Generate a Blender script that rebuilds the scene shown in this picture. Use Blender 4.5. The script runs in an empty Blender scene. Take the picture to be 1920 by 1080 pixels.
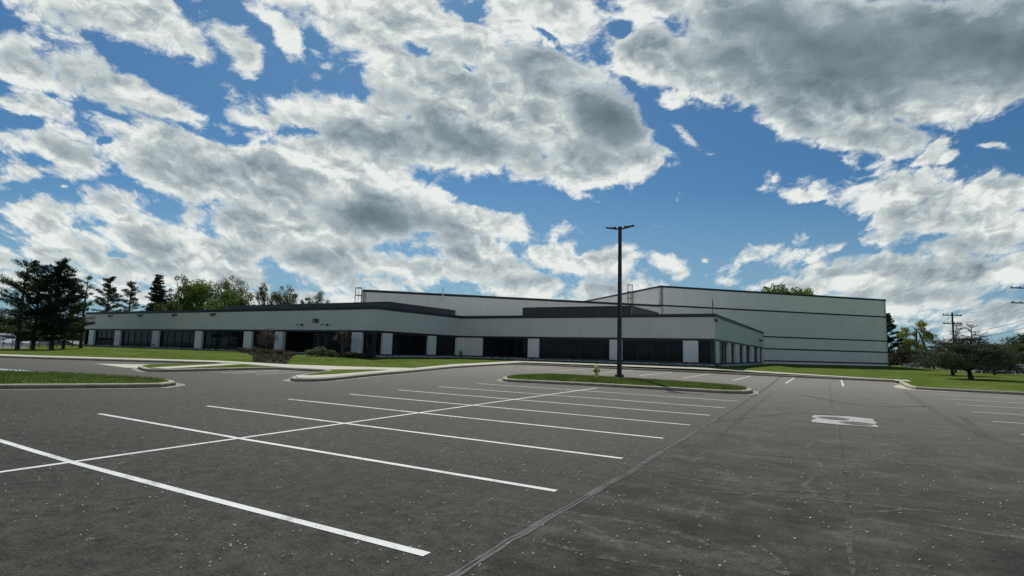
import bpy, math, random
import numpy as np
from mathutils import Vector, Matrix
from mathutils.geometry import delaunay_2d_cdt
R_ = math.radians
SC = bpy.context.scene
COL = SC.collection
random.seed(7)

# ------------------------------------------------------------------ frame
# world: +Y runs away from the camera along the parking stripes' spine, +X along the building fronts
YAW = R_(29.63)
CY, SY = math.cos(YAW), math.sin(YAW)
EYE = 1.85
FPX, HORIZON, ROLL = 1066.1, 658.9, .0259

def view_ray(px, py):
    """direction (camera heading = +y) of a point of the 1920 px photograph"""
    p = math.atan((HORIZON - 540) / FPX)
    c, s = math.cos(ROLL), math.sin(ROLL)
    fw = Vector((0, math.cos(p), math.sin(p))); up = Vector((0, -math.sin(p), math.cos(p))); ri = Vector((1, 0, 0))
    ri2 = c * ri + s * up; up2 = -s * ri + c * up
    return ri2 * ((px - 960) / FPX) + up2 * (-(py - 540) / FPX) + fw, ri2, up2, fw

def to_grid(x, y):
    return (CY * x - SY * y, SY * x + CY * y)

def at(px, dist, py=650):
    """site position at a given distance ahead along a bearing"""
    d = view_ray(px, py)[0]
    return to_grid(d.x / d.y * dist, dist)

def zl(s, t):
    """surface of the parking lot: one gently tilted plane"""
    return -.0068 * s + .00935 * t

def sstep(a, b, x):
    if a > b: return 1 - sstep(b, a, x)
    x = min(1, max(0, (x - a) / (b - a)))
    return x * x * (3 - 2 * x)

def rect_dist(s, t, a, b, c, d):
    return math.hypot(max(a - s, 0, s - b), max(c - t, 0, t - d))

def terrain(s, t):
    y = -SY * s + CY * t
    w = sstep(46, 82, y)
    tc = min(t, 140)
    z = (1 - w) * (zl(s, t) + .15) + w * .5
    d1 = min(rect_dist(s, t, -88, -36, 38, 80), rect_dist(s, t, -36, -9, 52, 95))
    # diagonal warehouse front
    u = (s + t) * .7071; v = (t - s) * .7071
    d2 = math.hypot(max(1 - u, 0, u - 81.5), max(71 - v, 0))
    k = max(1 - sstep(0, 6.5 if s > -36 else 12.5, d1), 1 - sstep(0, 14, d2))
    target = 1.06 + .10 * sstep(-34, -50, s)
    return z * (1 - k) + max(target, z) * k

# ------------------------------------------------------------------ object helpers
def tag(o, label=None, cat=None, group=None, kind=None):
    if label: o['label'] = label
    if cat: o['category'] = cat
    if group: o['group'] = group
    if kind: o['kind'] = kind
    return o

def thing(name, loc, label, cat, group=None, rz=0):
    o = bpy.data.objects.new(name, None)
    COL.objects.link(o)
    o.empty_display_size = .3
    o.location = loc; o.rotation_euler.z = rz
    return tag(o, label, cat, group)

class MB:
    """collects simple solids and links them as one mesh"""
    def __init__(self, origin=(0, 0, 0)):
        self.v = []; self.f = []; self.m = []; self.o = Vector(origin); self.mi = 0
    def add(self, vs, fs):
        n = len(self.v)
        self.v += [tuple(Vector(a) - self.o) for a in vs]
        self.f += [tuple(i + n for i in q) for q in fs]
        self.m += [self.mi] * len(fs)
    def box(self, x0, x1, y0, y1, z0, z1):
        self.add([(x0, y0, z0), (x1, y0, z0), (x1, y1, z0), (x0, y1, z0), (x0, y0, z1), (x1, y0, z1), (x1, y1, z1), (x0, y1, z1)],
                 [(0, 3, 2, 1), (4, 5, 6, 7), (0, 1, 5, 4), (1, 2, 6, 5), (2, 3, 7, 6), (3, 0, 4, 7)])
    def bar(self, a, b, w, h, up=(0, 0, 1)):
        a = Vector(a); b = Vector(b); d = (b - a).normalized()
        u = Vector(up)
        if abs(d.dot(u)) > .98: u = Vector((0, 1, 0))
        r = d.cross(u).normalized(); u = r.cross(d).normalized()
        vs = []
        for p in (a, b):
            for i, j in ((-1, -1), (1, -1), (1, 1), (-1, 1)):
                vs.append(p + r * (w / 2 * i) + u * (h / 2 * j))
        self.add(vs, [(0, 1, 2, 3), (7, 6, 5, 4), (0, 4, 5, 1), (1, 5, 6, 2), (2, 6, 7, 3), (3, 7, 4, 0)])
    def tube(self, pts, rad, n=8, caps=True):
        pts = [Vector(p) for p in pts]
        if not hasattr(rad, '__len__'): rad = [rad] * len(pts)
        vs = []; fs = []
        for i, p in enumerate(pts):
            d = (pts[min(i + 1, len(pts) - 1)] - pts[max(i - 1, 0)])
            d = d.normalized() if d.length > 1e-9 else Vector((0, 0, 1))
            a = Vector((0, 0, 1)) if abs(d.z) < .9 else Vector((1, 0, 0))
            r = d.cross(a).normalized(); u = r.cross(d)
            for k in range(n):
                an = 2 * math.pi * k / n
                vs.append(p + (r * math.cos(an) + u * math.sin(an)) * rad[i])
        for i in range(len(pts) - 1):
            for k in range(n):
                k2 = (k + 1) % n
                fs.append((i * n + k, i * n + k2, (i + 1) * n + k2, (i + 1) * n + k))
        if caps:
            fs.append(tuple(range(n - 1, -1, -1))); m = (len(pts) - 1) * n
            fs.append(tuple(range(m, m + n)))
        self.add(vs, fs)
    def lathe(self, prof, c, n=20):
        c = Vector(c)
        self.tube([c + Vector((0, 0, z + i * 1e-5)) for i, (r, z) in enumerate(prof)], [r for r, z in prof], n)
    def prism(self, poly, z0, z1):
        n = len(poly)
        self.add([(x, y, z0) for x, y in poly] + [(x, y, z1) for x, y in poly],
                 [tuple(range(n - 1, -1, -1)), tuple(range(n, 2 * n))] + [(i, (i + 1) % n, n + (i + 1) % n, n + i) for i in range(n)])
    def build(self, name, mat, parent=None, bevel=0, smooth=False):
        me = bpy.data.meshes.new(name)
        me.from_pydata(self.v, [], self.f)
        mats = mat if isinstance(mat, (list, tuple)) else [mat]
        for m in mats: me.materials.append(m)
        if len(mats) > 1: me.polygons.foreach_set('material_index', self.m)
        if smooth: me.polygons.foreach_set('use_smooth', [True] * len(self.f))
        me.update()
        o = bpy.data.objects.new(name, me)
        COL.objects.link(o)
        if parent: o.parent = parent
        else: o.location = self.o
        if bevel:
            md = o.modifiers.new('bevel', 'BEVEL'); md.width = bevel; md.segments = 2; md.limit_method = 'ANGLE'
        return o

def fast_mesh(name, verts, faces_n, mat, parent=None, loc=(0, 0, 0)):
    """verts (N,3) numpy laid out so every faces_n of them make one polygon"""
    me = bpy.data.meshes.new(name)
    n = len(verts); k = n // faces_n
    me.vertices.add(n); me.vertices.foreach_set('co', verts.astype(np.float32).ravel())
    me.loops.add(n); me.loops.foreach_set('vertex_index', np.arange(n, dtype=np.int32))
    me.polygons.add(k); me.polygons.foreach_set('loop_start', np.arange(0, n, faces_n, dtype=np.int32))
    me.polygons.foreach_set('loop_total', np.full(k, faces_n, dtype=np.int32))
    me.materials.append(mat); me.update(calc_edges=True)
    o = bpy.data.objects.new(name, me); COL.objects.link(o)
    if parent: o.parent = parent
    o.location = loc
    return o

def copy_tree(o, parent=None):
    c = o.copy(); COL.objects.link(c)
    if parent: c.parent = parent
    for ch in list(o.children): copy_tree(ch, c)
    return c

# ------------------------------------------------------------------ materials
MATS = {}
def newmat(name):
    m = bpy.data.materials.new(name); m.use_nodes = True
    nt = m.node_tree; b = nt.nodes['Principled BSDF']
    return m, nt, b

def noise(nt, scale, detail=4, rough=.55, vec=None, dist=0):
    n = nt.nodes.new('ShaderNodeTexNoise'); n.inputs['Scale'].default_value = scale
    n.inputs['Detail'].default_value = detail; n.inputs['Roughness'].default_value = rough; n.inputs['Distortion'].default_value = dist
    if vec: nt.links.new(vec, n.inputs['Vector'])
    return n.outputs['Fac']
def ramp(nt, fac, stops):
    r = nt.nodes.new('ShaderNodeValToRGB'); nt.links.new(fac, r.inputs[0])
    e = r.color_ramp.elements
    while len(e) < len(stops): e.new(.5)
    for k, (p, c) in zip(e, stops):
        k.position = p; k.color = (*c, 1) if hasattr(c, '__len__') else (c, c, c, 1)
    return r.outputs[0]
def math_(nt, op, a, b=None, c=None, clamp=False):
    n = nt.nodes.new('ShaderNodeMath'); n.operation = op; n.use_clamp = clamp
    for i, x in enumerate((a, b, c)):
        if x is None: continue
        if isinstance(x, (int, float)): n.inputs[i].default_value = x
        else: nt.links.new(x, n.inputs[i])
    return n.outputs[0]
def mixc(nt, fac, a, b, mode='MIX'):
    n = nt.nodes.new('ShaderNodeMix'); n.data_type = 'RGBA'; n.blend_type = mode
    for i, x in ((0, fac), (6, a), (7, b)):
        if isinstance(x, (int, float)): n.inputs[i].default_value = x
        elif isinstance(x, (tuple, list)): n.inputs[i].default_value = (*x, 1)
        else: nt.links.new(x, n.inputs[i])
    return n.outputs[2]
def maprange(nt, x, a, b, c=0., d=1., smooth=False):
    n = nt.nodes.new('ShaderNodeMapRange')
    if smooth: n.interpolation_type = 'SMOOTHSTEP'
    nt.links.new(x, n.inputs[0])
    for i, v in enumerate((a, b, c, d)): n.inputs[i + 1].default_value = v
    return n.outputs[0]
def coords(nt, kind='Object', scale=None):
    t = nt.nodes.new('ShaderNodeTexCoord').outputs[kind]
    if scale:
        m = nt.nodes.new('ShaderNodeMapping'); m.inputs['Scale'].default_value = scale
        nt.links.new(t, m.inputs['Vector']); t = m.outputs[0]
    return t
def bump(nt, b, h, strength=.3, dist=.02):
    n = nt.nodes.new('ShaderNodeBump'); n.inputs['Strength'].default_value = strength; n.inputs['Distance'].default_value = dist
    nt.links.new(h, n.inputs['Height']); nt.links.new(n.outputs[0], b.inputs['Normal'])

def varied(name, col, rough=.6, var=.15, scale=3, metal=0, spec=.5, stretch=None, fine=0):
    if name in MATS: return MATS[name]
    m, nt, b = newmat(name)
    c = coords(nt, 'Object', stretch)
    f = noise(nt, scale, 5, .6, c)
    lo = tuple(x * (1 - var) for x in col); hi = tuple(min(1, x * (1 + var)) for x in col)
    colr = ramp(nt, f, [(.3, lo), (.7, hi)])
    if fine:
        g = noise(nt, fine, 2, .5, c)
        colr = mixc(nt, .5, colr, ramp(nt, g, [(.3, .3), (.7, .7)]), 'OVERLAY')
    nt.links.new(colr, b.inputs['Base Color'])
    b.inputs['Roughness'].default_value = rough; b.inputs['Metallic'].default_value = metal
    b.inputs['Specular IOR Level'].default_value = spec
    MATS[name] = m
    return m

def leafmat(name, dark, light, trans=.35, scale=.6):
    if name in MATS: return MATS[name]
    m, nt, b = newmat(name)
    c = coords(nt)
    f = noise(nt, scale, 3, .6, c)
    g = noise(nt, scale * 14, 1, .5, c)
    f2 = math_(nt, 'ADD', math_(nt, 'MULTIPLY', f, .65), math_(nt, 'MULTIPLY', g, .35))
    colr = ramp(nt, f2, [(.36, dark), (.62, light)])
    nt.links.new(colr, b.inputs['Base Color']); b.inputs['Roughness'].default_value = .6
    b.inputs['Specular IOR Level'].default_value = .25
    tr = nt.nodes.new('ShaderNodeBsdfTranslucent'); nt.links.new(colr, tr.inputs[0])
    mx = nt.nodes.new('ShaderNodeMixShader'); mx.inputs[0].default_value = trans
    nt.links.new(b.outputs[0], mx.inputs[1]); nt.links.new(tr.outputs[0], mx.inputs[2])
    nt.links.new(mx.outputs[0], nt.nodes['Material Output'].inputs[0])
    MATS[name] = m
    return m

# asphalt -----------------------------------------------------------
def asphalt_mat():
    m, nt, b = newmat('asphalt')
    c = coords(nt)
    sep = nt.nodes.new('ShaderNodeSeparateXYZ'); nt.links.new(c, sep.inputs[0])
    wob = math_(nt, 'MULTIPLY', math_(nt, 'SUBTRACT', noise(nt, .35, 2, .5, c), .5), .3)
    bend = math_(nt, 'MULTIPLY', sep.outputs[1], -.016)
    edge = math_(nt, 'SUBTRACT', math_(nt, 'ADD', sep.outputs[0], wob), bend)
    older = maprange(nt, edge, -2.68, -2.6)                     # pavement right of the seam is the older one
    grit = noise(nt, 34, 5, .8, c)
    mid = noise(nt, 6, 4, .6, c)
    big = noise(nt, .22, 4, .6, c)
    blot = noise(nt, 1.1, 5, .65, c, .6)
    basec = ramp(nt, math_(nt, 'ADD', math_(nt, 'MULTIPLY', grit, .7), math_(nt, 'MULTIPLY', mid, .3)), [(.38, (.015, .015, .013)), (.62, (.087, .086, .073))])
    basec = mixc(nt, .85, basec, ramp(nt, big, [(.3, .42), (.7, .6)]), 'OVERLAY')
    oldc = mixc(nt, 1, basec, ramp(nt, blot, [(.34, .2), (.5, .42), (.68, .72)]), 'OVERLAY')
    # faint streaks running along X where tyres and the paver passed
    sc = coords(nt, 'Object', (.09, 1.6, 1))
    st = noise(nt, 1.4, 5, .6, sc, .4)
    oldc = mixc(nt, .8, oldc, ramp(nt, st, [(.38, .34), (.58, .52), (.7, .78)]), 'OVERLAY')
    # light curved scuffs
    wv = nt.nodes.new('ShaderNodeTexVoronoi'); wv.feature = 'DISTANCE_TO_EDGE'; wv.inputs['Scale'].default_value = .21
    wc = nt.nodes.new('ShaderNodeVectorMath'); wc.operation = 'ADD'
    nz = nt.nodes.new('ShaderNodeTexNoise'); nz.inputs['Scale'].default_value = .5; nt.links.new(c, nz.inputs['Vector'])
    sc3 = nt.nodes.new('ShaderNodeVectorMath'); sc3.operation = 'SCALE'; sc3.inputs['Scale'].default_value = 1.0
    nt.links.new(nz.outputs['Color'], sc3.inputs[0])
    nt.links.new(c, wc.inputs[0]); nt.links.new(sc3.outputs[0], wc.inputs[1]); nt.links.new(wc.outputs[0], wv.inputs['Vector'])
    line = maprange(nt, wv.outputs['Distance'], .0, .009, 1, 0)
    line = math_(nt, 'MULTIPLY', line, maprange(nt, noise(nt, .7, 3, .6, c), .5, .62))
    line = math_(nt, 'MULTIPLY', line, .6)
    oldc = mixc(nt, line, oldc, (.15, .15, .14))
    newc = mixc(nt, .35, basec, ramp(nt, st, [(.3, .42), (.7, .6)]), 'OVERLAY')
    colr = mixc(nt, older, newc, oldc)
    # asphalt colour turns paler away from the near rows
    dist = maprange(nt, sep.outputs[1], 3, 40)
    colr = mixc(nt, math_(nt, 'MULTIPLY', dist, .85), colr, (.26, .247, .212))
    nt.links.new(colr, b.inputs['Base Color'])
    b.inputs['Roughness'].default_value = .92; b.inputs['Specular IOR Level'].default_value = .12
    bump(nt, b, grit, .6, .008)
    return m
M_ASPH = asphalt_mat()

def grass_mat():
    m, nt, b = newmat('lawn_grass')
    c = coords(nt)
    a = noise(nt, .35, 4, .6, c); f = noise(nt, 9, 4, .75, c); g = noise(nt, 2.2, 4, .6, c, .5)
    colr = ramp(nt, math_(nt, 'ADD', math_(nt, 'MULTIPLY', a, .3), math_(nt, 'ADD', math_(nt, 'MULTIPLY', f, .4), math_(nt, 'MULTIPLY', g, .3))),
                [(.38, (.044, .075, .014)), (.5, (.104, .148, .032)), (.63, (.20, .225, .075))])
    nt.links.new(colr, b.inputs['Base Color']); b.inputs['Roughness'].default_value = .95; b.inputs['Specular IOR Level'].default_value = .0
    bump(nt, b, f, 1, .05)
    return m
M_GRASS = grass_mat()
M_BLADE = leafmat('grass_blades', (.055, .10, .016), (.16, .215, .055), .45, 1.2)
M_CONC = varied('pale_concrete', (.50, .48, .39), .85, .12, 1.6, fine=30)
M_KERB = varied('kerb_concrete', (.40, .375, .29), .9, .22, 2.5, fine=24)
M_KFACE = varied('kerb_face_shade_grime', (.23, .20, .145), .95, .3, 2.5, fine=24)  # front face darkened in colour for its shade as well as grime
M_GUT = varied('gutter_concrete', (.27, .255, .21), .9, .25, 3, fine=20)
M_MULCH = varied('mulch', (.055, .045, .028), .95, .45, 7, fine=30)
def paint_mat():
    m, nt, b = newmat('road_paint')
    c = coords(nt)
    f = noise(nt, 60, 3, .7, c); g = noise(nt, 2.5, 4, .6, c)
    w = math_(nt, 'ADD', math_(nt, 'MULTIPLY', f, .6), math_(nt, 'MULTIPLY', g, .4))
    nt.links.new(ramp(nt, w, [(.36, (.10, .10, .10)), (.42, (.5, .51, .5)), (.47, (.68, .70, .68)), (.7, (.78, .80, .78))]), b.inputs['Base Color'])
    b.inputs['Roughness'].default_value = .7
    return m
M_PAINT = paint_mat()

def wall_mat(name, col, panel=None):
    m, nt, b = newmat(name)
    c = coords(nt)
    f = noise(nt, .5, 5, .6, c)
    s = noise(nt, 1.2, 4, .6, coords(nt, 'Object', (1.2, 1.2, .12)))
    w = math_(nt, 'ADD', math_(nt, 'MULTIPLY', f, .5), math_(nt, 'MULTIPLY', s, .5))
    cc = ramp(nt, w, [(.35, tuple(x * .93 for x in col)), (.65, tuple(x * 1.04 for x in col))])
    if panel:   # faint vertical joints between the tilt-up panels, along the wall's own length
        sp = nt.nodes.new('ShaderNodeSeparateXYZ'); nt.links.new(c, sp.inputs[0])
        along = math_(nt, 'MULTIPLY', math_(nt, 'ADD', sp.outputs[0], sp.outputs[1]), 1 / panel)
        fr = math_(nt, 'FRACT', along)
        j = maprange(nt, fr, .0, .012, 1, 0)
        zz = math_(nt, 'FRACT', math_(nt, 'MULTIPLY', sp.outputs[2], 1 / 1.22))
        j2 = math_(nt, 'MULTIPLY', maprange(nt, zz, 0, .02, 1, 0), .35)
        cc = mixc(nt, math_(nt, 'MULTIPLY', math_(nt, 'MAXIMUM', j, j2), .6), cc, tuple(x * .35 for x in col))
    nt.links.new(cc, b.inputs['Base Color']); b.inputs['Roughness'].default_value = .8
    bump(nt, b, noise(nt, 40, 2, .5, c), .2, .01)
    return m
M_WALL = wall_mat('painted_fascia', (.64, .63, .585))
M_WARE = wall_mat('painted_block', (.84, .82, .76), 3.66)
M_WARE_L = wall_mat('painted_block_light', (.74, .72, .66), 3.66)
M_PIL = wall_mat('pier_paint', (.76, .75, .72))
M_COPE = varied('dark_coping', (.030, .034, .040), .45, .15, 2)
M_BAND = varied('navy_band', (.012, .016, .030), .5, .2, 1)
M_SCREEN = varied('charcoal_metal', (.032, .037, .041), .5, .2, .8, stretch=(3, 3, .3))
M_FRAME = varied('window_frame_metal', (.012, .015, .017), .4, .2, 3)
M_ROOF = varied('roof_membrane', (.62, .60, .55), .8, .15, .3)
M_BLACK = varied('black_metal', (.012, .013, .015), .45, .25, 6)
M_GALV = varied('galvanised_metal', (.16, .165, .17), .5, .2, 5, metal=.3)
M_WOOD = varied('pole_wood', (.055, .045, .038), .9, .3, 4, stretch=(6, 6, .4))
def glass_mat():
    m, nt, b = newmat('tinted_glass')
    c = coords(nt)
    f = noise(nt, .55, 4, .6, c, .8)
    g = noise(nt, .25, 3, .6, c)
    nt.links.new(mixc(nt, maprange(nt, g, .45, .6), ramp(nt, f, [(.4, (.003, .005, .008)), (.7, (.018, .022, .026))]), (.006, .0095, .013)), b.inputs['Base Color'])
    b.inputs['Roughness'].default_value = .06; b.inputs['IOR'].default_value = 1.26
    bump(nt, b, noise(nt, .8, 2, .5, c), .08, .05)
    return m
M_GLASS = glass_mat()

# ------------------------------------------------------------------ swept / filled ground pieces
def smooth_poly(pts, closed=False, step=.5):
    P = [Vector((p[0], p[1])) for p in pts]; out = []; n = len(P)
    rng = range(n) if closed else range(n - 1)
    for i in rng:
        g = lambda k: P[k % n] if closed else P[min(max(k, 0), n - 1)]
        p0, p1, p2, p3 = g(i - 1), g(i), g(i + 1), g(i + 2)
        L = (p2 - p1).length; m = max(1, min(14, int(L / step)))
        # centripetal-ish: limit tangents on very uneven spans
        t1 = (p2 - p0); t2 = (p3 - p1)
        t1 = t1.normalized() * min(L, (p1 - p0).length if (p1 - p0).length > 0 else L) ; t2 = t2.normalized() * min(L, (p3 - p2).length if (p3 - p2).length > 0 else L)
        for k in range(m):
            u = k / m
            h = (2*u**3-3*u**2+1)*p1 + (u**3-2*u**2+u)*t1 + (-2*u**3+3*u**2)*p2 + (u**3-u**2)*t2
            out.append((h.x, h.y))
    if not closed: out.append(tuple(P[-1]))
    return out

def area2(p): return sum(p[i][0]*p[(i+1) % len(p)][1] - p[(i+1) % len(p)][0]*p[i][1] for i in range(len(p)))

def inside(p, x, y):
    c = False; n = len(p); j = n - 1
    for i in range(n):
        if (p[i][1] > y) != (p[j][1] > y) and x < (p[j][0]-p[i][0])*(y-p[i][1])/(p[j][1]-p[i][1])+p[i][0]: c = not c
        j = i
    return c

def sheet(name, poly, zf, mat, inner=(), **kw):
    if area2(poly) < 0: poly = poly[::-1]
    pts = [Vector(p) for p in poly]; n = len(pts)
    pts += [Vector(p) for p in inner if inside(poly, *p)]
    r = delaunay_2d_cdt(pts, [(i, (i+1) % n) for i in range(n)], [], 1, 1e-4)
    mb = MB(); mb.add([(v.x, v.y, zf(v.x, v.y)) for v in r[0]], [tuple(f) for f in r[2]])
    o = mb.build(name, mat, smooth=True)
    return tag(o, **kw)

def offset_path(pts, d, closed):
    out = []; n = len(pts)
    for i in range(n):
        a = Vector(pts[(i-1) % n] if closed or i > 0 else pts[i]); b = Vector(pts[(i+1) % n] if closed or i < n-1 else pts[i])
        t = (b - a).normalized(); out.append((pts[i][0] - t.y * d, pts[i][1] + t.x * d))
    return out

def kerb(name, pts, closed, zbase, label=None, height=.15, top=.2, gut=.32, zin=None):
    """kerb runs with the raised ground on its left"""
    # profile: (offset to the left, z above lot, material)
    prof = [(-.025, -.05), (-.02, height - .05), (-.005, height - .018), (.03, height + .004), (top, height + .008), (top, height - .06)]
    mb = MB(); n = len(pts)
    rings = []
    for d, h in prof:
        pp = offset_path(pts, d, closed)
        rings.append([(p[0], p[1], zbase(q[0], q[1]) + h) for p, q in zip(pp, pts)])
    vs = [p for r in rings for p in r]; fs = []
    m = n if closed else n - 1
    for k in range(len(rings) - 1):
        for i in range(m):
            j = (i + 1) % n
            fs.append((k*n+i, k*n+j, (k+1)*n+j, (k+1)*n+i))
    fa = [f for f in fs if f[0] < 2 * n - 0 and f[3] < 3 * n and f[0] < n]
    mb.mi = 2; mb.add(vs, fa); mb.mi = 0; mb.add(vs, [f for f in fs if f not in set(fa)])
    mb.mi = 1
    go = offset_path(pts, -gut, closed); gi = offset_path(pts, .0, closed)
    rg = random.Random(3)
    jit = [rg.uniform(-.05, .05) for _ in pts]
    vs = [(p[0], p[1], zbase(p[0], p[1]) + .008) for p in gi] + [(p[0] + j, p[1] + j, zbase(p[0], p[1]) + .007) for p, j in zip(go, jit)]
    fs = [(i + n, (i+1) % n + n, (i+1) % n, i) for i in range(m)]
    mb.add(vs, fs)
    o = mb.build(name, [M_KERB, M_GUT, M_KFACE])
    return tag(o, kind='structure')

KERB_MAIN = [(-150, -6), (-90, 4), (-62, 13.2), (-48.9, 17.5), (-43.1, 20.4), (-38, 23.1), (-35.3, 23.6), (-35.3, 21.3), (-35, 19), (-33.4, 17.4), (-31.5, 16.6), (-30.1, 16.2), (-29.4, 16.9),
             (-29.3, 19), (-29.3, 22.2), (-28.9, 22.9), (-27.2, 23.2), (-25.5, 23.4), (-24.7, 22.9), (-22.9, 19.8), (-21.3, 17.6), (-20.4, 17.1), (-19.85, 17.6), (-20, 18.9),
             (-21.3, 22.9), (-22.6, 28), (-24.7, 35.3), (-26.1, 44.5), (-26.3, 46.6), (-25.3, 47.7), (-23, 47.8), (-10, 47.85), (1.5, 47.7), (3.2, 47.5), (3.62, 46.9), (3.6, 44),
             (3.58, 40), (3.8, 38.7), (4.6, 38.35), (8.3, 38.4), (30, 38.6), (110, 39)]
km = smooth_poly(KERB_MAIN)
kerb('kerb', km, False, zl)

def lawn_z(s, t): return terrain(s, t) - .004
main_poly = offset_path(km, .1, False) + [(400, 60), (400, 600), (-500, 600), (-500, -60), (-200, -30)]
inner = [(s * 1.6, t * 1.6) for s in range(-66, 30) for t in range(8, 70)]
inner += [(s * 9 + .3, t * 9 + .2) for s in range(-40, 40) for t in range(-3, 45) if not (-108 < s*9 < 50 and 12 < t*9 < 112)]
sheet('lawn', main_poly, lawn_z, M_GRASS, inner, kind='structure')

ISL_C = [(-15.3, 26.3), (-14.3, 24.95), (-12.5, 25.15), (-10.1, 25.6), (-7, 25.95), (-4.3, 26.1), (-3.5, 26.6), (-3.3, 27.6), (-3.55, 28.9), (-4.6, 29.8), (-9.2, 30.75), (-13, 30.95), (-14.8, 30.3), (-15.6, 28.5)]
ISL_L = [(-31, -1.5), (-25.6, 4.2), (-23.2, 7.95), (-21.3, 10.8), (-20.9, 11.7), (-21.4, 12.5), (-22.7, 12.9), (-24.9, 12.8), (-28.4, 11.9), (-31.2, 10.2), (-36, 5), (-37, 0), (-34.5, -2.5)]
for nm, P, hump in (('c', ISL_C, .10), ('l', ISL_L, .06)):
    k = smooth_poly(P, True)
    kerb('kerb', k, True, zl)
    cx = sum(p[0] for p in k) / len(k); cy = sum(p[1] for p in k) / len(k)
    inn = [(x * .5, y * .5) for x in range(-80, 0) for y in range(-8, 66)]
    edge = [Vector(p) for p in k]
    def zi(s, t, edge=edge, hump=hump):
        d = min((Vector((s, t)) - e).length for e in edge)
        return zl(s, t) + .146 + hump * min(1, max(0, d - .2) / 1.6)
    sheet('island_lawn', offset_path(k, .1, True), zi, M_GRASS, inn, kind='structure')
    if nm == 'c': CIS = (k, zi)
    else: LIS = (k, zi)

# lot, far ground
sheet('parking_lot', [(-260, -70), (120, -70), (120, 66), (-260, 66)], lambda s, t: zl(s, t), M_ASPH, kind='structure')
def far_z(s, t):
    y = -SY * s + CY * t
    return (terrain(s, t) if y > 46 else zl(s, t)) - .45 - (.0 if y < 300 else .2)
rr = [0, 10, 25, 45, 70, 100, 150, 220, 330, 500, 900, 2000, 5000]
mb = MB(); vs = [(0, 0, -.6)]; fs = []
for i, r in enumerate(rr[1:]):
    for a in range(48):
        x = r * math.cos(a * math.pi / 24); y = r * math.sin(a * math.pi / 24)
        vs.append((x, y, (far_z(x, y) if r < 340 else -.2) if y > 0 and abs(x) < 250 or r >= 340 else zl(max(-200, min(200, x)), max(-60, y)) - .5))
for a in range(48):
    b_ = (a + 1) % 48; fs.append((0, 1 + a, 1 + b_))
    for i in range(len(rr) - 2):
        o = 1 + i * 48; fs.append((o + a, o + 48 + a, o + 48 + b_, o + b_))
mb.add(vs, fs); tag(mb.build('ground', M_GRASS), kind='structure')

# pavements
def up(dz): return lambda s, t: terrain(s, t) + dz
W1 = [(-62, 13.35), (-48.8, 17.7), (-43, 20.55), (-37.8, 23.3), (-35, 23.9), (-29.5, 23.15), (-27.2, 23.35), (-25.3, 23.55), (-24.3, 25.6), (-23.4, 26.5),
      (-24.1, 29.6), (-27.4, 27.4), (-31.5, 25.9), (-34, 25.7), (-38.2, 25.3), (-44, 22.3), (-50, 19.3), (-62, 15.2)]
W2 = [(-20.55, 17.35), (-20.05, 17.7), (-20.2, 18.9), (-21.45, 22.9), (-22.75, 28), (-24.85, 35.3), (-26.25, 44.5), (-26.6, 46.9), (-25.7, 47.95), (-27.0, 49.3), (-28.6, 46.4), (-26.9, 38), (-24.1, 29.6), (-23.4, 26.5), (-22.9, 25.2), (-21.75, 20.8), (-21.6, 19), (-22.1, 18.5)]
W3 = [(-31.1, 16.75), (-29.75, 16.9), (-32.9, 23.4), (-34.3, 23.4)]
W4 = [(-25.65, 47.97), (-10, 48.05), (1.5, 47.9), (3.1, 47.65), (3.42, 47), (3.4, 45.8), (4.3, 45.8), (4.3, 48.2), (2, 49.05), (-10, 49.35), (-26.95, 49.32)]
for P, dz in ((W1, .012), (W2, .016), (W3, .014), (W4, .02)):
    inn = [(x * .9, y * .9) for x in range(-70, 6) for y in range(14, 56)]
    sheet('sidewalk', P, up(dz), M_CONC, inn, kind='structure')
sheet('mulch_bed', [(-54, 37.7), (-45.7, 37.7), (-39, 32.2), (-32.3, 26.2), (-36.3, 26.6), (-43, 31.5), (-51, 35.8)], up(.03), M_MULCH, [(x, y) for x in range(-54, -30) for y in range(26, 38)], kind='structure')
sheet('drainage_apron', [(-39.5, 18.0), (-37.4, 20.2), (-35.45, 20.6), (-35.2, 18.9), (-33.8, 17.5), (-34.4, 17.2)], lambda s, t: zl(s, t) + .012, M_CONC, kind='structure')
# corner apron in the kerb notch
sheet('drainage_apron', [(3.5, 43.5), (3.5, 40), (3.7, 38.6), (4.6, 38.2), (7.5, 38.25), (4.8, 37.6), (3.5, 37.9), (2.9, 39.2), (3.0, 42)], lambda s, t: zl(s, t) + .012, M_CONC, kind='structure')

# ------------------------------------------------------------------ painted lines
def paint_line(pts, w=.10, name='parking_line', label=None, group=None):
    mb = MB(); pp = []
    for a, b in zip(pts, pts[1:]):
        L = math.dist(a, b); m = max(1, int(L / 1.5))
        for k in range(m): pp.append((a[0] + (b[0]-a[0])*k/m, a[1] + (b[1]-a[1])*k/m))
    pp.append(pts[-1])
    rg = random.Random(int(pts[0][1] * 91 + pts[0][0] * 7))
    l = offset_path(pp, w/2, False); r = offset_path(pp, -w/2, False); n = len(pp)
    j = lambda: rg.uniform(-.004, .004)
    vs = [(p[0]+j(), p[1]+j(), zl(*p) + .005) for p in l] + [(p[0]+j(), p[1]+j(), zl(*p) + .005) for p in r]
    mb.add(vs, [(i + n, i + n + 1, i + 1, i) for i in range(n - 1)])
    o = mb.build(name, M_PAINT)
    return tag(o, kind='structure')
rows = [4.19, 6.86, 9.47, 12.09, 14.62, 17.17, 19.75, 22.7]
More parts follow.
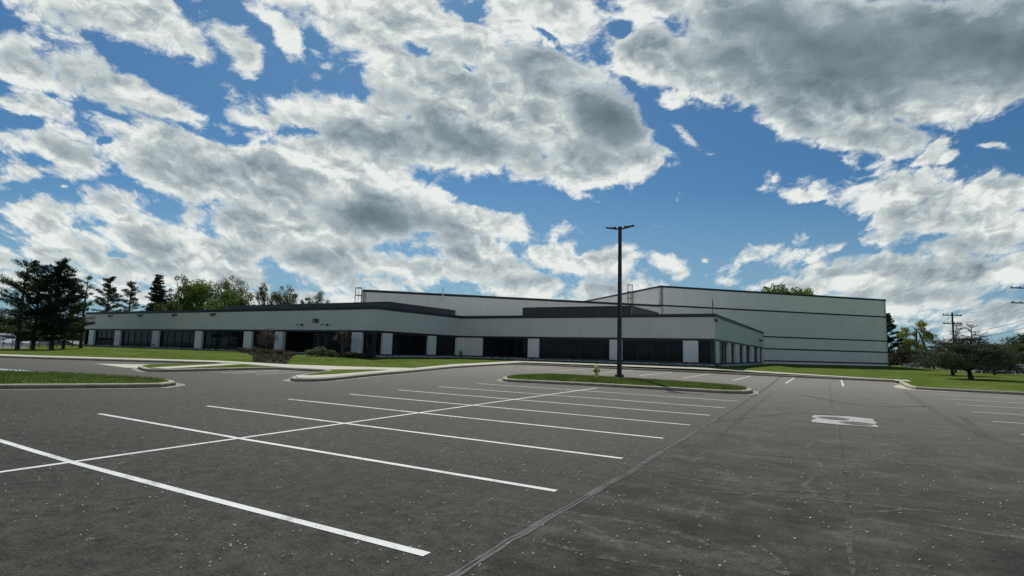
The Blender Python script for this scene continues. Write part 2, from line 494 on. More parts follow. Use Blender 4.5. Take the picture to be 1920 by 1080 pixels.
for i, t in enumerate(rows):
    if i == 0: P = [(-3.17, t), (-6.5, 4.19), (-9.7, 4.22), (-11.0, 4.27), (-12.4, 4.34), (-14.9, 4.4)]
    elif i == 1: P = [(-3.17, t), (-9.5, 6.87), (-14.9, 7.0)]
    else: P = [(-3.17, t), (-14.67, t)]
    paint_line(P, .11)
paint_line([(-9.62, -2), (-9.6, 12), (-9.5, 24.8)], .10)
for s in (.3, -2.65, -5.6, -8.6, -11.5, -14.7, -18.1, -21.9): paint_line([(s, 46.6), (s + (s + 2.65) * .012, 38.1 if s > -20 else 41)], .11)
for t, a in ((34.8, 4.06), (31.45, 4.05), (28.25, 4.04), (24.95, 4.0), (21.75, 3.95), (18.6, 3.9), (15.6, 3.85)): paint_line([(a, t), (10.5, t + .1)], .10)
for a, b in (((-27.6, 18.4), (-28.6, 22.9)), ((-25.6, 19), (-26.2, 22.6)), ((-26.9, 18.6), (-27.6, 22.8))): paint_line([a, b], .1)
# accessible-bay marking past the left island
M_ADA = varied('bay_paint_blue_green', (.20, .36, .36), .7, .2, 5)
sheet('parking_line', [(-35.6, 11.7), (-34.4, 12.5), (-31.6, 12.5), (-32.6, 11.3)], lambda s, t: zl(s, t) + .005, M_ADA, kind='structure')
paint_line([(-36, 12.1), (-31.3, 12.6)], .16); paint_line([(-36, 11.2), (-31.4, 12.3)], .16); paint_line([(-34.1, 11.75), (-33.6, 11.85)], .5)

# seam between the two pavements
M_SEAM = varied('seam_light', (.10, .101, .095), .9, .35, 6, fine=40)
M_TAR = varied('seam_dark', (.022, .022, .022), .7, .3, 5)
seam = [(-2.6, -3), (-2.66, 2), (-2.72, 4), (-2.77, 7), (-2.76, 9), (-2.8, 12), (-2.87, 17.3), (-3.0, 23.6), (-3.2, 33.5), (-3.65, 47.4)]
seam = smooth_poly(seam, False, .25)
rg = random.Random(5)
ws = 0
jj = []
for _ in seam: ws = ws * .7 + rg.uniform(-.014, .014); jj.append(ws)
seam = [(p[0] + j, p[1]) for p, j in zip(seam, jj)]
def strip(name, pts, w0, w1, dz, mat):
    mb = MB(); a = offset_path(pts, w0, False); b = offset_path(pts, w1, False); n = len(pts)
    rg = random.Random(8)
    mb.add([(p[0] + rg.uniform(-.012, .012), p[1], zl(*p) + dz) for p in a] + [(p[0] + rg.uniform(-.012, .012), p[1], zl(*p) + dz) for p in b], [(i + n, i + n + 1, i + 1, i) for i in range(n - 1)])
    return tag(mb.build(name, mat), kind='structure')
strip('asphalt_seam', seam, .03, -.005, .006, M_SEAM)
strip('asphalt_seam', seam, -.01, -.06, .005, M_TAR)

# faint scuffs and tyre marks on the older pavement
def scuff_mat(name, col, amount):
    m, nt, b = newmat(name); c = coords(nt)
    b.inputs['Base Color'].default_value = (*col, 1); b.inputs['Roughness'].default_value = .95; b.inputs['Specular IOR Level'].default_value = .05
    f = maprange(nt, noise(nt, 9, 5, .75, c), .42, .62, 0, amount)
    tr = nt.nodes.new('ShaderNodeBsdfTransparent'); mx = nt.nodes.new('ShaderNodeMixShader')
    nt.links.new(f, mx.inputs[0]); nt.links.new(tr.outputs[0], mx.inputs[1]); nt.links.new(b.outputs[0], mx.inputs[2])
    nt.links.new(mx.outputs[0], nt.nodes['Material Output'].inputs[0])
    return m
M_SC = scuff_mat('pale_scuff', (.16, .16, .145), .85); M_SD = scuff_mat('dark_scuff', (.035, .035, .033), .2)
def on_lot(px, py):
    d = view_ray(px, py)[0]; k = -EYE / (d.z + .0013 * d.x - .0115 * d.y); return to_grid(d.x * k, d.y * k)
for P, w_, mt in (([(1273, 919), (1431, 928), (1600, 943), (1743, 960)], .05, M_SC), ([(1046, 960), (1216, 986), (1383, 1039), (1480, 1078)], .06, M_SC), ([(1000, 1010), (1120, 1043), (1249, 1067)], .05, M_SC),
                 ([(1335, 924), (1322, 945), (1307, 972)], .03, M_SC), ([(1589, 990), (1594, 1030), (1600, 1078)], .025, M_SC), ([(1422, 1024), (1450, 1045), (1476, 1080)], .03, M_SC), ([(1637, 962), (1690, 955), (1770, 960)], .05, M_SC),
                 ([(1800, 780), (1834, 804), (1862, 823), (1925, 845)], .10, M_SC), ([(1200, 880), (1330, 905), (1480, 920), (1700, 930)], .05, M_SC), ([(1400, 850), (1560, 862), (1760, 872)], .07, M_SC), ([(1310, 800), (1420, 830), (1520, 870)], .05, M_SC),
                 ([(1695, 734), (1742, 765), (1793, 794), (1850, 822)], .14, M_SD), ([(1555, 717), (1559, 760)], .05, M_SD), ([(1574, 800), (1583, 880), (1592, 960)], .03, M_SD), ([(1450, 735), (1400, 775), (1340, 830)], .07, M_SD),
                 ([(1500, 740), (1620, 760), (1750, 762)], .16, M_SC), ([(1350, 790), (1500, 775), (1700, 790)], .10, M_SC), ([(700, 940), (830, 1000), (900, 1060)], .03, M_SD), ([(1120, 1000), (1220, 1020), (1330, 1075)], .03, M_SD)):
    pp = smooth_poly([on_lot(*p) for p in P], False, .3)
    strip('tyre_mark', pp, w_, -w_, .0045, mt)

# ------------------------------------------------------------------ concrete pad and manholes
pad = [(-.62, 19.5), (-.2, 19.72), (.3, 19.9), (.9, 19.62), (.86, 19.1), (.93, 18.7), (.84, 18.2), (.93, 17.6), (.4, 17.5), (0, 17.42), (-.6, 17.5), (-.64, 18.1), (-.52, 18.45), (-.66, 18.8)]
pz = lambda s, t: zl(s, t) + .010
sheet('concrete_pad', pad, pz, varied('old_concrete', (.42, .415, .39), .9, .2, 4, fine=25), label='pale ragged square of old concrete set in the asphalt', cat='concrete patch')
M_IRON = varied('cast_iron', (.30, .29, .26), .7, .35, 14, fine=60)
for (x, y), lb in (((-.12, 18.95), 'round iron manhole cover in the farther half of the concrete patch'), ((.42, 18.05), 'round iron manhole cover in the nearer half of the concrete patch')):
    r = thing('manhole_cover', (x, y, zl(x, y)), lb, 'manhole cover', 'manhole covers in the concrete patch')
    a = MB(); a.lathe([(.40, -.03), (.40, .016), (.375, .018), (.37, .012), (.37, -.02)], (0, 0, 0), 32); a.build('frame', M_GALV, r)
    c = MB(); c.lathe([(.355, -.02), (.355, .016), (.34, .019), (.0001, .021)], (0, 0, 0), 32)
    for k in range(-4, 5):
        w = math.sqrt(.32**2 - (k*.075)**2); c.box(-w, w, k*.075-.012, k*.075+.012, .019, .027)
    c.build('lid', M_IRON, r)

# ------------------------------------------------------------------ office building
Z_PB, Z_PT, Z_FB, Z_FT, Z_CT = 1.30, 3.22, 3.41, 5.30, 5.60
Z_G = .85
office = thing('office_building', (-35.8, 38.3, Z_G), 'low grey flat-roofed office building with dark ribbon windows and an L-shaped front', 'building')
OB = lambda: MB((-35.8, 38.3, Z_G))
def outline(o):  # facade polygon offset outwards by o
    return [(-87.6 - o, 75), (-87.6 - o, 38.3 - o), (-35.8 + o, 38.3 - o), (-35.8 + o, 52 - o), (-9.1 + o, 52 - o), (-9.1 + o, 91.0)]
def ring(mb, o_out, o_in, z0, z1):
    A = outline(o_out); B = outline(o_in)
    for i in range(len(A) - 1):
        mb.add([(*A[i], z0), (*A[i+1], z0), (*B[i+1], z0), (*B[i], z0), (*A[i], z1), (*A[i+1], z1), (*B[i+1], z1), (*B[i], z1)],
               [(0, 3, 2, 1), (4, 5, 6, 7), (0, 1, 5, 4), (2, 3, 7, 6)] + ([(3, 0, 4, 7)] if i == 0 else []) + ([(1, 2, 6, 5)] if i == len(A) - 2 else []))
m = OB(); ring(m, 0, -.35, Z_FB, Z_FT); m.build('fascia', M_WALL, office)
m = OB(); ring(m, .05, -.42, Z_FT + .002, Z_CT - .09); ring(m, .09, -.46, Z_CT - .088, Z_CT); m.build('coping', M_COPE, office)
m = OB(); ring(m, -.06, -.5, Z_PT, Z_FB - .002); m.build('window_header', M_FRAME, office)
m = OB(); ring(m, -.12, -.5, Z_G, Z_PB - .06); m.build('base_wall', varied('base_wall', (.07, .08, .085), .8, .2, 2), office)
m = OB(); m.prism([(-87.4, 38.6), (-36.1, 38.6), (-36.1, 52.3), (-9.4, 52.3), (-9.4, 91), (-36, 64.3), (-60, 60), (-87.4, 62)], 5.0, 5.1); m.build('roof', M_ROOF, office)
# inner dark core so nothing shows through
def facade(axis, fixed, sgn, spans, piers, zb=Z_PB, deep=None):
    """axis 0: wall runs along X at y=fixed, faces -Y. axis 1: wall runs along Y at x=fixed, faces +X"""
    def bx(mb, a, b, d0, d1, z0, z1):   # d = depth behind the fascia plane
        if axis == 0: mb.box(a, b, fixed + d0, fixed + d1, z0, z1)
        else: mb.box(fixed - d1, fixed - d0, a, b, z0, z1)
    for a, b in piers:
        m = OB(); bx(m, a, b, .03, .30, Z_PB - .0, Z_PT - .002); m.build('pier', M_PIL, office, bevel=.012)
    for a, b in spans:
        entry = deep and abs(a - deep[0]) < .01
        d = 2.0 if entry else .34
        z0 = Z_G + .02 if entry else Z_PB - .058
        fr = OB(); gl = OB()
        n = max(1, round((b - a) / 1.5)); w = (b - a) / n
        bx(fr, a, b, d - .06, d + .05, Z_PT - .09, Z_PT - .003)
        bx(fr, a, b, d - .08, d + .05, z0, z0 + .09)
        for k in range(n + 1):
            x = a + k * w; h = .03
            bx(fr, max(a, x - h), min(b, x + h), d - .055, d + .045, z0 + .092, Z_PT - .092)
        if axis == 1 and fixed > -20:
            bx(fr, a, b, d - .05, d + .04, 2.55, 2.62); bx(fr, a, b, d - .05, d + .04, 1.62, 1.69)
        f = fr.build('window', M_FRAME, office)
        bx(gl, a, b, d, d + .03, z0 + .05, Z_PT - .05); gl.build('glass', M_GLASS, f)
        if entry:
            c = OB()
            bx(c, a, a + .25, .35, 2.1, z0, Z_PT - .002); bx(c, b - .25, b, .35, 2.1, z0, Z_PT - .002); bx(c, a + .252, b - .252, .35, 2.1, Z_PT - .02, Z_PT + .1)
            c.build('entrance_recess', M_FRAME, office)
            dm = OB(); mid = (a + b) / 2 - 1.3
            for q in (0, 1):
                dr = OB(); x0 = mid - .95 + q * .97
                bx(dr, x0, x0 + .08, d - .11, d - .062, z0 + .1, z0 + 2.1); bx(dr, x0 + .85, x0 + .93, d - .11, d - .062, z0 + .1, z0 + 2.1)
                bx(dr, x0 + .082, x0 + .848, d - .11, d - .062, z0 + 2.0, z0 + 2.1); bx(dr, x0 + .082, x0 + .848, d - .11, d - .062, z0 + .1, z0 + .28)
                do = dr.build('door', M_FRAME, office)
                hd = OB(); hx = x0 + (.78 if q == 0 else .13)
                bx(hd, hx, hx + .025, d - .19, d - .165, z0 + .9, z0 + 1.3); hd.build('handle', M_GALV, do)
left_p = [(-86.35, -85.1), (-79.85, -78.6), (-71.3, -70.05), (-62.7, -61.5), (-54.1, -52.85), (-49.2, -48.0), (-38.6, -37.35)]
aface_p = [(39.5, 40.75), (46.25, 47.5), (51.2, 52.2)]
right_p = [(-35.826, -33.15), (-27.55, -26.3), (-18.75, -17.5), (-11.85, -10.55)]
end_p = [(53.0, 54.4), (59.6, 60.9), (64.3, 66.9), (70.7, 72.0), (77.0, 79.7), (84.8, 86.2), (90.2, 91.0)]
def gaps(a, b, P):
    out = []; c = a
    for p, q in P:
        if p - c > .15: out.append((c, p))
        c = q
    if b - c > .15: out.append((c, b))
    return out
facade(0, 38.3, -1, gaps(-87.2, -36.2, left_p), left_p, deep=(-48.0,))
facade(1, -35.8, 1, gaps(38.7, 51.6, aface_p), aface_p)
facade(0, 52, -1, gaps(-35.4, -9.5, right_p), right_p)
facade(1, -9.1, 1, gaps(52.4, 91, end_p), end_p)
for x, y in ((-87.4, 38.5), (-36.0, 38.5), (-9.3, 52.2)):
    m = OB(); m.box(x - .16, x + .16, y - .16, y + .16, Z_PB - .058, Z_PT - .003); m.build('corner_mullion', M_FRAME, office)
# blank rear / left
m = OB(); m.box(-87.3, -87.0, 38.8, 75, Z_G, Z_PT); m.build('side_wall', M_WALL, office)

# roof screens of ribbed metal
def ribbed(mb, a, b, z0, z1, rib=.3, depth=.05):
    a = Vector((*a, 0)); b = Vector((*b, 0)); d = b - a; L = d.length; d.normalize(); nrm = Vector((d.y, -d.x, 0))
    n = int(L / rib); vs = []; fs = []
    prof = []
    for k in range(n):
        u = k * rib
        prof += [(u, 0), (u + rib * .62, 0), (u + rib * .70, -depth), (u + rib * .92, -depth)]
    prof.append((L, 0))
    for u, w in prof:
        p = a + d * u + nrm * w
        vs += [(p.x, p.y, z0), (p.x, p.y, z1)]
    for i in range(len(prof) - 1): fs.append((2*i, 2*i+2, 2*i+3, 2*i+1))
    mb.add(vs, fs)
    mb.bar(a + Vector((0, 0, z1 + .03)) - nrm * .06, b + Vector((0, 0, z1 + .03)) - nrm * .06, .24, .07)
    for k in range(int(L / 3) + 1):
        p = a + d * min(L - .1, k * 3) - nrm * .25; mb.bar(p + Vector((0, 0, z0)), p + Vector((0, 0, z1 - .05)), .08, .08)
m = OB(); ribbed(m, (-64.6, 42.7), (-38.3, 42.7), 5.1, 6.37); ribbed(m, (-38.3, 42.75), (-38.3, 54.2), 5.1, 6.37); m.bar((-38.33, 42.73, 5.1), (-38.33, 42.73, 6.34), .14, .14); m.build('roof_screen', M_SCREEN, office)
m = OB(); ribbed(m, (-30.2, 55.6), (-17.7, 55.6), 5.1, 6.68); ribbed(m, (-17.7, 55.65), (-17.7, 65.6), 5.1, 6.68); m.build('roof_screen', M_SCREEN, office)

# wall flood lights along the left wing
for x in (-80.8, -73.8, -66.6, -59.3):
    m = OB(); m.box(x - .09, x + .09, 38.19, 38.3, 5.02, 5.2); m.bar((x, 38.2, 5.1), (x, 37.95, 5.12), .05, .05)
    m.add([(x-.17, 38.02, 4.93), (x+.17, 38.02, 4.93), (x+.17, 37.72, 5.0), (x-.17, 37.72, 5.0), (x-.17, 38.05, 5.12), (x+.17, 38.05, 5.12), (x+.17, 37.76, 5.09), (x-.17, 37.76, 5.09)], [(0, 3, 2, 1), (4, 5, 6, 7), (0, 1, 5, 4), (1, 2, 6, 5), (2, 3, 7, 6), (3, 0, 4, 7)])
    m.bar((x - .02, 37.95, 4.95), (x - .02, 38.0, 4.82), .07, .07)
    m.build('flood_light', M_BLACK, office)
for x in (-45.2, -41.75):
    m = OB(); m.tube([(x, 38.28, 3.9), (x - .02, 38.0, 3.93), (x - .05, 37.75, 3.9)], .02, 6); m.tube([(x - .02, 37.78, 3.93), (x - .2, 37.68, 3.88)], [.025, .05], 8); m.box(x - .12, x + .12, 38.22, 38.3, 3.8, 3.98)
    m.build('sign_light', M_BLACK, office)
# camera dome on the corner and lamp on the end wall
m = OB(); m.box(-9.12, -8.9, 51.8, 51.98, 5.0, 5.12); m.lathe([(.07, -.1), (.12, -.02), (.12, .04), (.05, .08)], (-8.92, 51.9, 4.95), 12); m.build('security_camera', M_BLACK, office)
m = OB(); m.box(-9.11, -8.75, 85.2, 86.2, 4.15, 4.35); m.build('flood_light', M_BLACK, office)
# antenna on the corner
m = OB(); m.tube([(-9.3, 52.3, 5.5), (-9.3, 52.3, 6.95)], .035, 6); m.tube([(-9.3, 52.3, 6.2), (-9.3, 52.3, 6.7)], .055, 8); m.build('roof_mast', M_GALV, office)
# wall outlet / hose box on the third pier
m = OB(); m.box(-70.85, -70.55, 38.25, 38.33, 1.45, 1.68); m.build('outlet_box', M_BLACK, office)
# number
cu = bpy.data.curves.new('house_number', 'FONT'); cu.body = '7201'; cu.size = .58; cu.extrude = .03; cu.align_x = 'CENTER'; cu.offset = .004; cu.space_character = 1.08
tmp = bpy.data.objects.new('tmp_text', cu); COL.objects.link(tmp)
dg = bpy.context.evaluated_depsgraph_get(); me = bpy.data.meshes.new_from_object(tmp.evaluated_get(dg))
bpy.data.objects.remove(tmp)
me.transform(Matrix.Translation(Vector((-43.35, 38.26, 4.1)) - Vector((-35.8, 38.3, Z_G))) @ Matrix.Rotation(R_(90), 4, 'X') @ Matrix.Diagonal((.78, 1, 1, 1)))
num = bpy.data.objects.new('house_number', me); me.materials.clear(); me.materials.append(M_BLACK); COL.objects.link(num); num.parent = office
num['label'] = 'black house number 7201'

# ------------------------------------------------------------------ warehouse
LOWZ, TOPZ, WB = 8.87, 11.62, 1.0
wloc = (7.2, 107.7, WB)
ware = thing('warehouse', wloc, 'tall pale grey warehouse with navy stripes rising behind the low office', 'building')
WH = lambda: MB(wloc)
D = Vector((.7071, .7071)); N = Vector((-.7071, .7071))      # along the front, inwards
LC = Vector((-49.7, 50.8)); TC = Vector((-21.1, 79.4)); RC = Vector((7.2, 107.7))
def slab(mb, a, b, th, z0, z1, out=0):
    """wall from a to b whose outer face is pushed out by `out`; thickness goes inwards"""
    d = (b - a).normalized(); n = Vector((-d.y, d.x))
    p = [a - n * out, b - n * out, b + n * th, a + n * th]
    mb.prism([(v.x, v.y) for v in p], z0, z1)
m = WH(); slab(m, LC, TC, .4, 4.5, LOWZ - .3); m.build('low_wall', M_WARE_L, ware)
m = WH(); slab(m, TC, RC, .4, LOWZ + .002, TOPZ - .28); m.build('upper_wall', M_WARE, ware)
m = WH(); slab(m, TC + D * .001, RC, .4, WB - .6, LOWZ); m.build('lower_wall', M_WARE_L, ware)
BK = TC + N * 40
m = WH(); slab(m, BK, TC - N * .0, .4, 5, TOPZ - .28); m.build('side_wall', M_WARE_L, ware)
m = WH(); slab(m, RC, RC + N * 60, .4, WB - .6, TOPZ - .28); m.build('side_wall', M_WARE, ware)
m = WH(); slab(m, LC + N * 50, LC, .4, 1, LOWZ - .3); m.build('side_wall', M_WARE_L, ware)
# coping
m = WH(); slab(m, LC - D * .06, TC, .5, LOWZ - .298, LOWZ, .06); slab(m, LC + N * 50, LC - N * .05, .5, LOWZ - .298, LOWZ, .06)
m.build('coping', M_BAND, ware)
m = WH(); slab(m, TC - D * .06, RC + D * .06, .5, TOPZ - .278, TOPZ, .06); slab(m, BK, TC - N * .05, .5, TOPZ - .277, TOPZ - .002, .06); slab(m, RC, RC + N * 60, .5, TOPZ - .276, TOPZ - .001, .06)
m.build('coping', M_BAND, ware)
for z, h in ((8.80, .22), (4.98, .2), (3.22, .2), (1.46, .2)):
    m = WH(); slab(m, TC + D * .01, RC + D * .03, .05, z - h / 2, z + h / 2, .03); slab(m, RC + D * 0, RC + N * 60, .05, z - h / 2 + .001, z + h / 2 - .001, .03); m.build('stripe', M_BAND, ware)
m = WH()
m.prism([tuple(LC + N * .4 + D * .4), tuple(TC + N * .4 - D * .1), tuple(TC + N * 45 - D * .1), tuple(LC + N * 45 + D * .4)], LOWZ - .6, LOWZ - .5)
m.prism([tuple(TC + N * .4 + D * .4), tuple(RC + N * .4 - D * .5), tuple(RC + N * 59 - D * .5), tuple(TC + N * 59 + D * .4)], TOPZ - .6, TOPZ - .5)
m.build('roof', M_ROOF, ware)
def ladder(base, z0, z1, wdir, ndir, cage0):
    """caged ladder standing on a wall; ndir points away from the wall"""
    m = WH(); w = Vector((*wdir, 0)); n = Vector((*ndir, 0)); b = Vector((base.x, base.y, 0)) + n * .15
    for s in (-.25, .25): m.bar(b + w * s + Vector((0, 0, z0)), b + w * s + Vector((0, 0, z1)), .05, .05)
    z = z0 + .2
    while z < z1: m.bar(b - w * .25 + Vector((0, 0, z)), b + w * .25 + Vector((0, 0, z)), .03, .03); z += .3
    o = m.build('ladder', M_GALV, ware)
    c = WH(); zs = []; z = cage0
    while z < z1 + .05: zs.append(z); z += (z1 - cage0) / 3
    pts = [(-.33, 0), (-.38, .35), (-.2, .68), (0, .75), (.2, .68), (.38, .35), (.33, 0)]
    for z in zs:
        P = [b + w * x + n * y + Vector((0, 0, z)) for x, y in pts]
        for p, q in zip(P, P[1:]): c.bar(p, q, .02, .07)
    for x, y in pts: c.bar(b + w * x + n * y + Vector((0, 0, cage0)), b + w * x + n * y + Vector((0, 0, z1)), .04, .03)
    c.build('safety_cage', M_GALV, o)
ladder(LC + N * 1.0, 5.2, LOWZ + .25, N, -D, 6.4)
ladder(TC + N * 8.4, LOWZ - .3, TOPZ + .95, N, -D, 9.4)
m = WH(); q = LC + D * 9.8
m.tube([(q.x, q.y - .1, 7.6), (q.x, q.y - .1, LOWZ + .75)], .07, 8); m.box(q.x - .14, q.x + .14, q.y - .3, q.y - .02, 7.9, 8.15); m.build('vent_pipe', M_PIL, ware)

# ------------------------------------------------------------------ pebbles along the base
def rocks(n, place, name, label):
    rg = np.random.default_rng(4); V = []
    base = np.array([(1, 0, 0), (0, 1, 0), (-1, 0, 0), (0, -1, 0), (0, 0, 1), (0, 0, -1)], float)
    tri = [(0, 1, 4), (1, 2, 4), (2, 3, 4), (3, 0, 4), (1, 0, 5), (2, 1, 5), (3, 2, 5), (0, 3, 5)]
    for i in range(n):
        x, y = place(rg); r = rg.uniform(.05, .15)
        b = base * r * rg.uniform(.7, 1.3, (6, 1)) * np.array([1.2, 1.2, .8]); a = rg.uniform(0, 6.28)
        c, s = math.cos(a), math.sin(a); b = np.stack([b[:, 0]*c - b[:, 1]*s, b[:, 0]*s + b[:, 1]*c, b[:, 2]], 1)
        b += np.array([x, y, terrain(x, y) + r * .25])
        for t in tri: V += [b[t[0]], b[t[1]], b[t[2]]]
    o = fast_mesh(name, np.array(V), 3, varied('pale_stone', (.42, .41, .38), .9, .35, 4))
    return tag(o, label, 'stones', kind='stuff')
def place(rg):
    k = rg.uniform(0, 75)
    if k < 27: return -36 + k, 51.35 + rg.uniform(-.35, .35)
    if k < 40: return -35.2 + rg.uniform(-.4, .3), 38.3 + (k - 27)
    if k < 52: return -47 + (k - 40), 37.4 + rg.uniform(-.3, .3)
    if k < 64: return -87 + (k - 52) * 2.8, 37.5 + rg.uniform(-.2, .3)
    return -8.4 + rg.uniform(-.4, .4), 52 + (k - 64) * 3
rocks(1900, place, 'river_stones', 'strip of pale river stones at the foot of the office wall')

# ------------------------------------------------------------------ lamp post and hydrant
def lz(s, t): return CIS[1](s, t)
px_, py_ = -10.23, 30.0
z0 = lz(px_, py_)
lamp = thing('lamp_post', (px_, py_, z0), 'tall black square lamp post with two lamp heads on the grass island', 'lamp post')
m = MB(); m.lathe([(.33, -.3), (.33, .07), (.31, .09), (.0001, .092)], (0, 0, 0), 24); m.build('footing', M_GALV, lamp)
m = MB()
for a, w in ((.09, .22), (.13, .2), (.17, .13)): pass
m.box(-.2, .2, -.2, .2, .093, .2); m.box(-.16, .16, -.16, .16, .2005, .235); m.build('base_cover', M_BLACK, lamp, bevel=.01)
H = 8.35
m = MB(); w0, w1 = .105, .078
m.add([(-w0, -w0, .236), (w0, -w0, .236), (w0, w0, .236), (-w0, w0, .236), (-w1, -w1, H), (w1, -w1, H), (w1, w1, H), (-w1, w1, H)], [(0, 3, 2, 1), (4, 5, 6, 7), (0, 1, 5, 4), (1, 2, 6, 5), (2, 3, 7, 6), (3, 0, 4, 7)])
m.box(-.09, .09, -.09, .09, H + .001, H + .03); m.build('pole', M_BLACK, lamp)
M_LENS = varied('lamp_lens', (.18, .18, .17), .3, .1, 5)
for sg in (-1, 1):
    m = MB()
    m.bar((sg * .08, 0, H - .1), (sg * .3, 0, H - .1 + .03), .06, .08)
    m.tube([(sg * .27, 0, H - .07), (sg * .27, 0, H + .06)], .05, 8)
    a, b = Vector((sg * .28, 0, H - .06)), Vector((sg * .80, 0, H + .03))
    d = (b - a).normalized(); u = Vector((-d.z * sg, 0, abs(d.x))) 
    for (p, q, w, h) in ((a, b, .30, .055),): m.bar(p, q, w, h)
    m.bar(a + u * .04, a + (b - a) * .45 + u * .04, .16, .05)
    hd = m.build('lamp_head', M_BLACK, lamp, bevel=.012)
    m = MB(); m.bar(a + (b - a) * .2 - u * .031, b - (b - a) * .08 - u * .031, .24, .006); m.build('lens', M_LENS, hd)

hx, hy = -10.98, 28.55
M_HYD = varied('cream_paint', (.86, .64, .17), .5, .12, 5); M_HCAP = varied('hydrant_cap', (.10, .10, .09), .5, .2, 9)
hyd = thing('fire_hydrant', (hx, hy, lz(hx, hy) - .02), 'cream yellow fire hydrant standing on the grass island', 'fire hydrant')
m = MB(); m.lathe([(.15, 0), (.15, .05), (.105, .055), (.10, .09), (.095, .42), (.10, .46), (.135, .47), (.135, .50), (.12, .51)], (0, 0, 0), 20); m.build('barrel', M_HYD, hyd, smooth=False)
m = MB(); m.lathe([(.125, .512), (.125, .54), (.11, .60), (.07, .655), (.03, .67), (.03, .72), (.018, .735)], (0, 0, 0), 20); m.build('bonnet', M_HYD, hyd)
for dx, dy, r, L, nm in ((1, 0, .055, .17, 'nozzle'), (-1, 0, .055, .17, 'nozzle'), (0, -1, .075, .18, 'pumper_nozzle')):
    m = MB(); m.tube([(dx * .08, dy * .08, .38), (dx * L * .72, dy * L * .72, .38)], r * .8, 12); n_ = m.build(nm, M_HYD, hyd)
    m = MB(); m.tube([(dx * L * .73, dy * L * .73, .38), (dx * L, dy * L, .38), (dx * (L + .02), dy * (L + .02), .38)], [r, r, r * .5], 12); m.tube([(dx * (L + .018), dy * (L + .018), .38), (dx * (L + .05), dy * (L + .05), .38)], .02, 5); m.build('cap', M_HCAP, n_)

# ------------------------------------------------------------------ vegetation
RNG = np.random.default_rng(11)
M_BARK = varied('bark', (.055, .045, .038), .95, .35, 6, stretch=(4, 4, .8))
M_PINE = leafmat('pine_needles', (.014, .034, .010), (.055, .090, .030), .25, .5)
M_PINE_D = leafmat('spruce_needles', (.009, .021, .011), (.030, .052, .024), .2, .5)
M_PINE_G = leafmat('grey_green_needles', (.055, .078, .036), (.16, .185, .085), .5, .5)
M_LEAF = leafmat('spring_leaves', (.05, .095, .014), (.165, .24, .045), .45, .45)
M_LEAF_D = leafmat('dark_leaves', (.012, .032, .010), (.06, .10, .025), .3, .4)
M_LEAF_Y = leafmat('yellow_green_leaves', (.13, .17, .03), (.33, .38, .10), .5, .5)
M_TWIG = leafmat('reddish_twigs', (.07, .045, .035), (.16, .11, .085), .3, 1)
M_JUN = leafmat('low_pine_needles', (.028, .042, .018), (.10, .11, .048), .25, .9)

def leaves(centres, length, width, up=.0, spread=None, dirs=None):
    """triangles/quads of leaf size, random orientation, one quad per centre"""
    n = len(centres)
    d = RNG.normal(size=(n, 3)); d[:, 2] += up
    if dirs is not None: d = d * .55 + dirs
    d /= np.linalg.norm(d, axis=1)[:, None] + 1e-9
    r = RNG.normal(size=(n, 3)); r -= (r * d).sum(1)[:, None] * d; r /= np.linalg.norm(r, axis=1)[:, None] + 1e-9
    L = length * RNG.uniform(.6, 1.3, (n, 1)); W = width * RNG.uniform(.6, 1.3, (n, 1))
    a = centres - d * L * .5; b = centres + r * W * .5; c = centres + d * L * .5; e = centres - r * W * .5
    return np.stack([a, b, c, e], 1).reshape(-1, 3)

def limb(m, a, b, r0, r1, bend=.12, seg=4):
    a = Vector(a); b = Vector(b); L = (b - a).length
    off = Vector((RNG.normal(), RNG.normal(), RNG.normal() * .5)) * bend * L * .5
    pts = []; rs = []
    for k in range(seg + 1):
        u = k / seg; pts.append(a.lerp(b, u) + off * math.sin(math.pi * u)); rs.append(r0 + (r1 - r0) * u)
    m.tube(pts, rs, 5, False)
    return pts

def finish_tree(root, wood, crown_v, bark, leafm):
    t = wood.build('trunk', bark, root, smooth=True)
    if crown_v: fast_mesh('crown', np.concatenate(crown_v), 4, leafm, root)

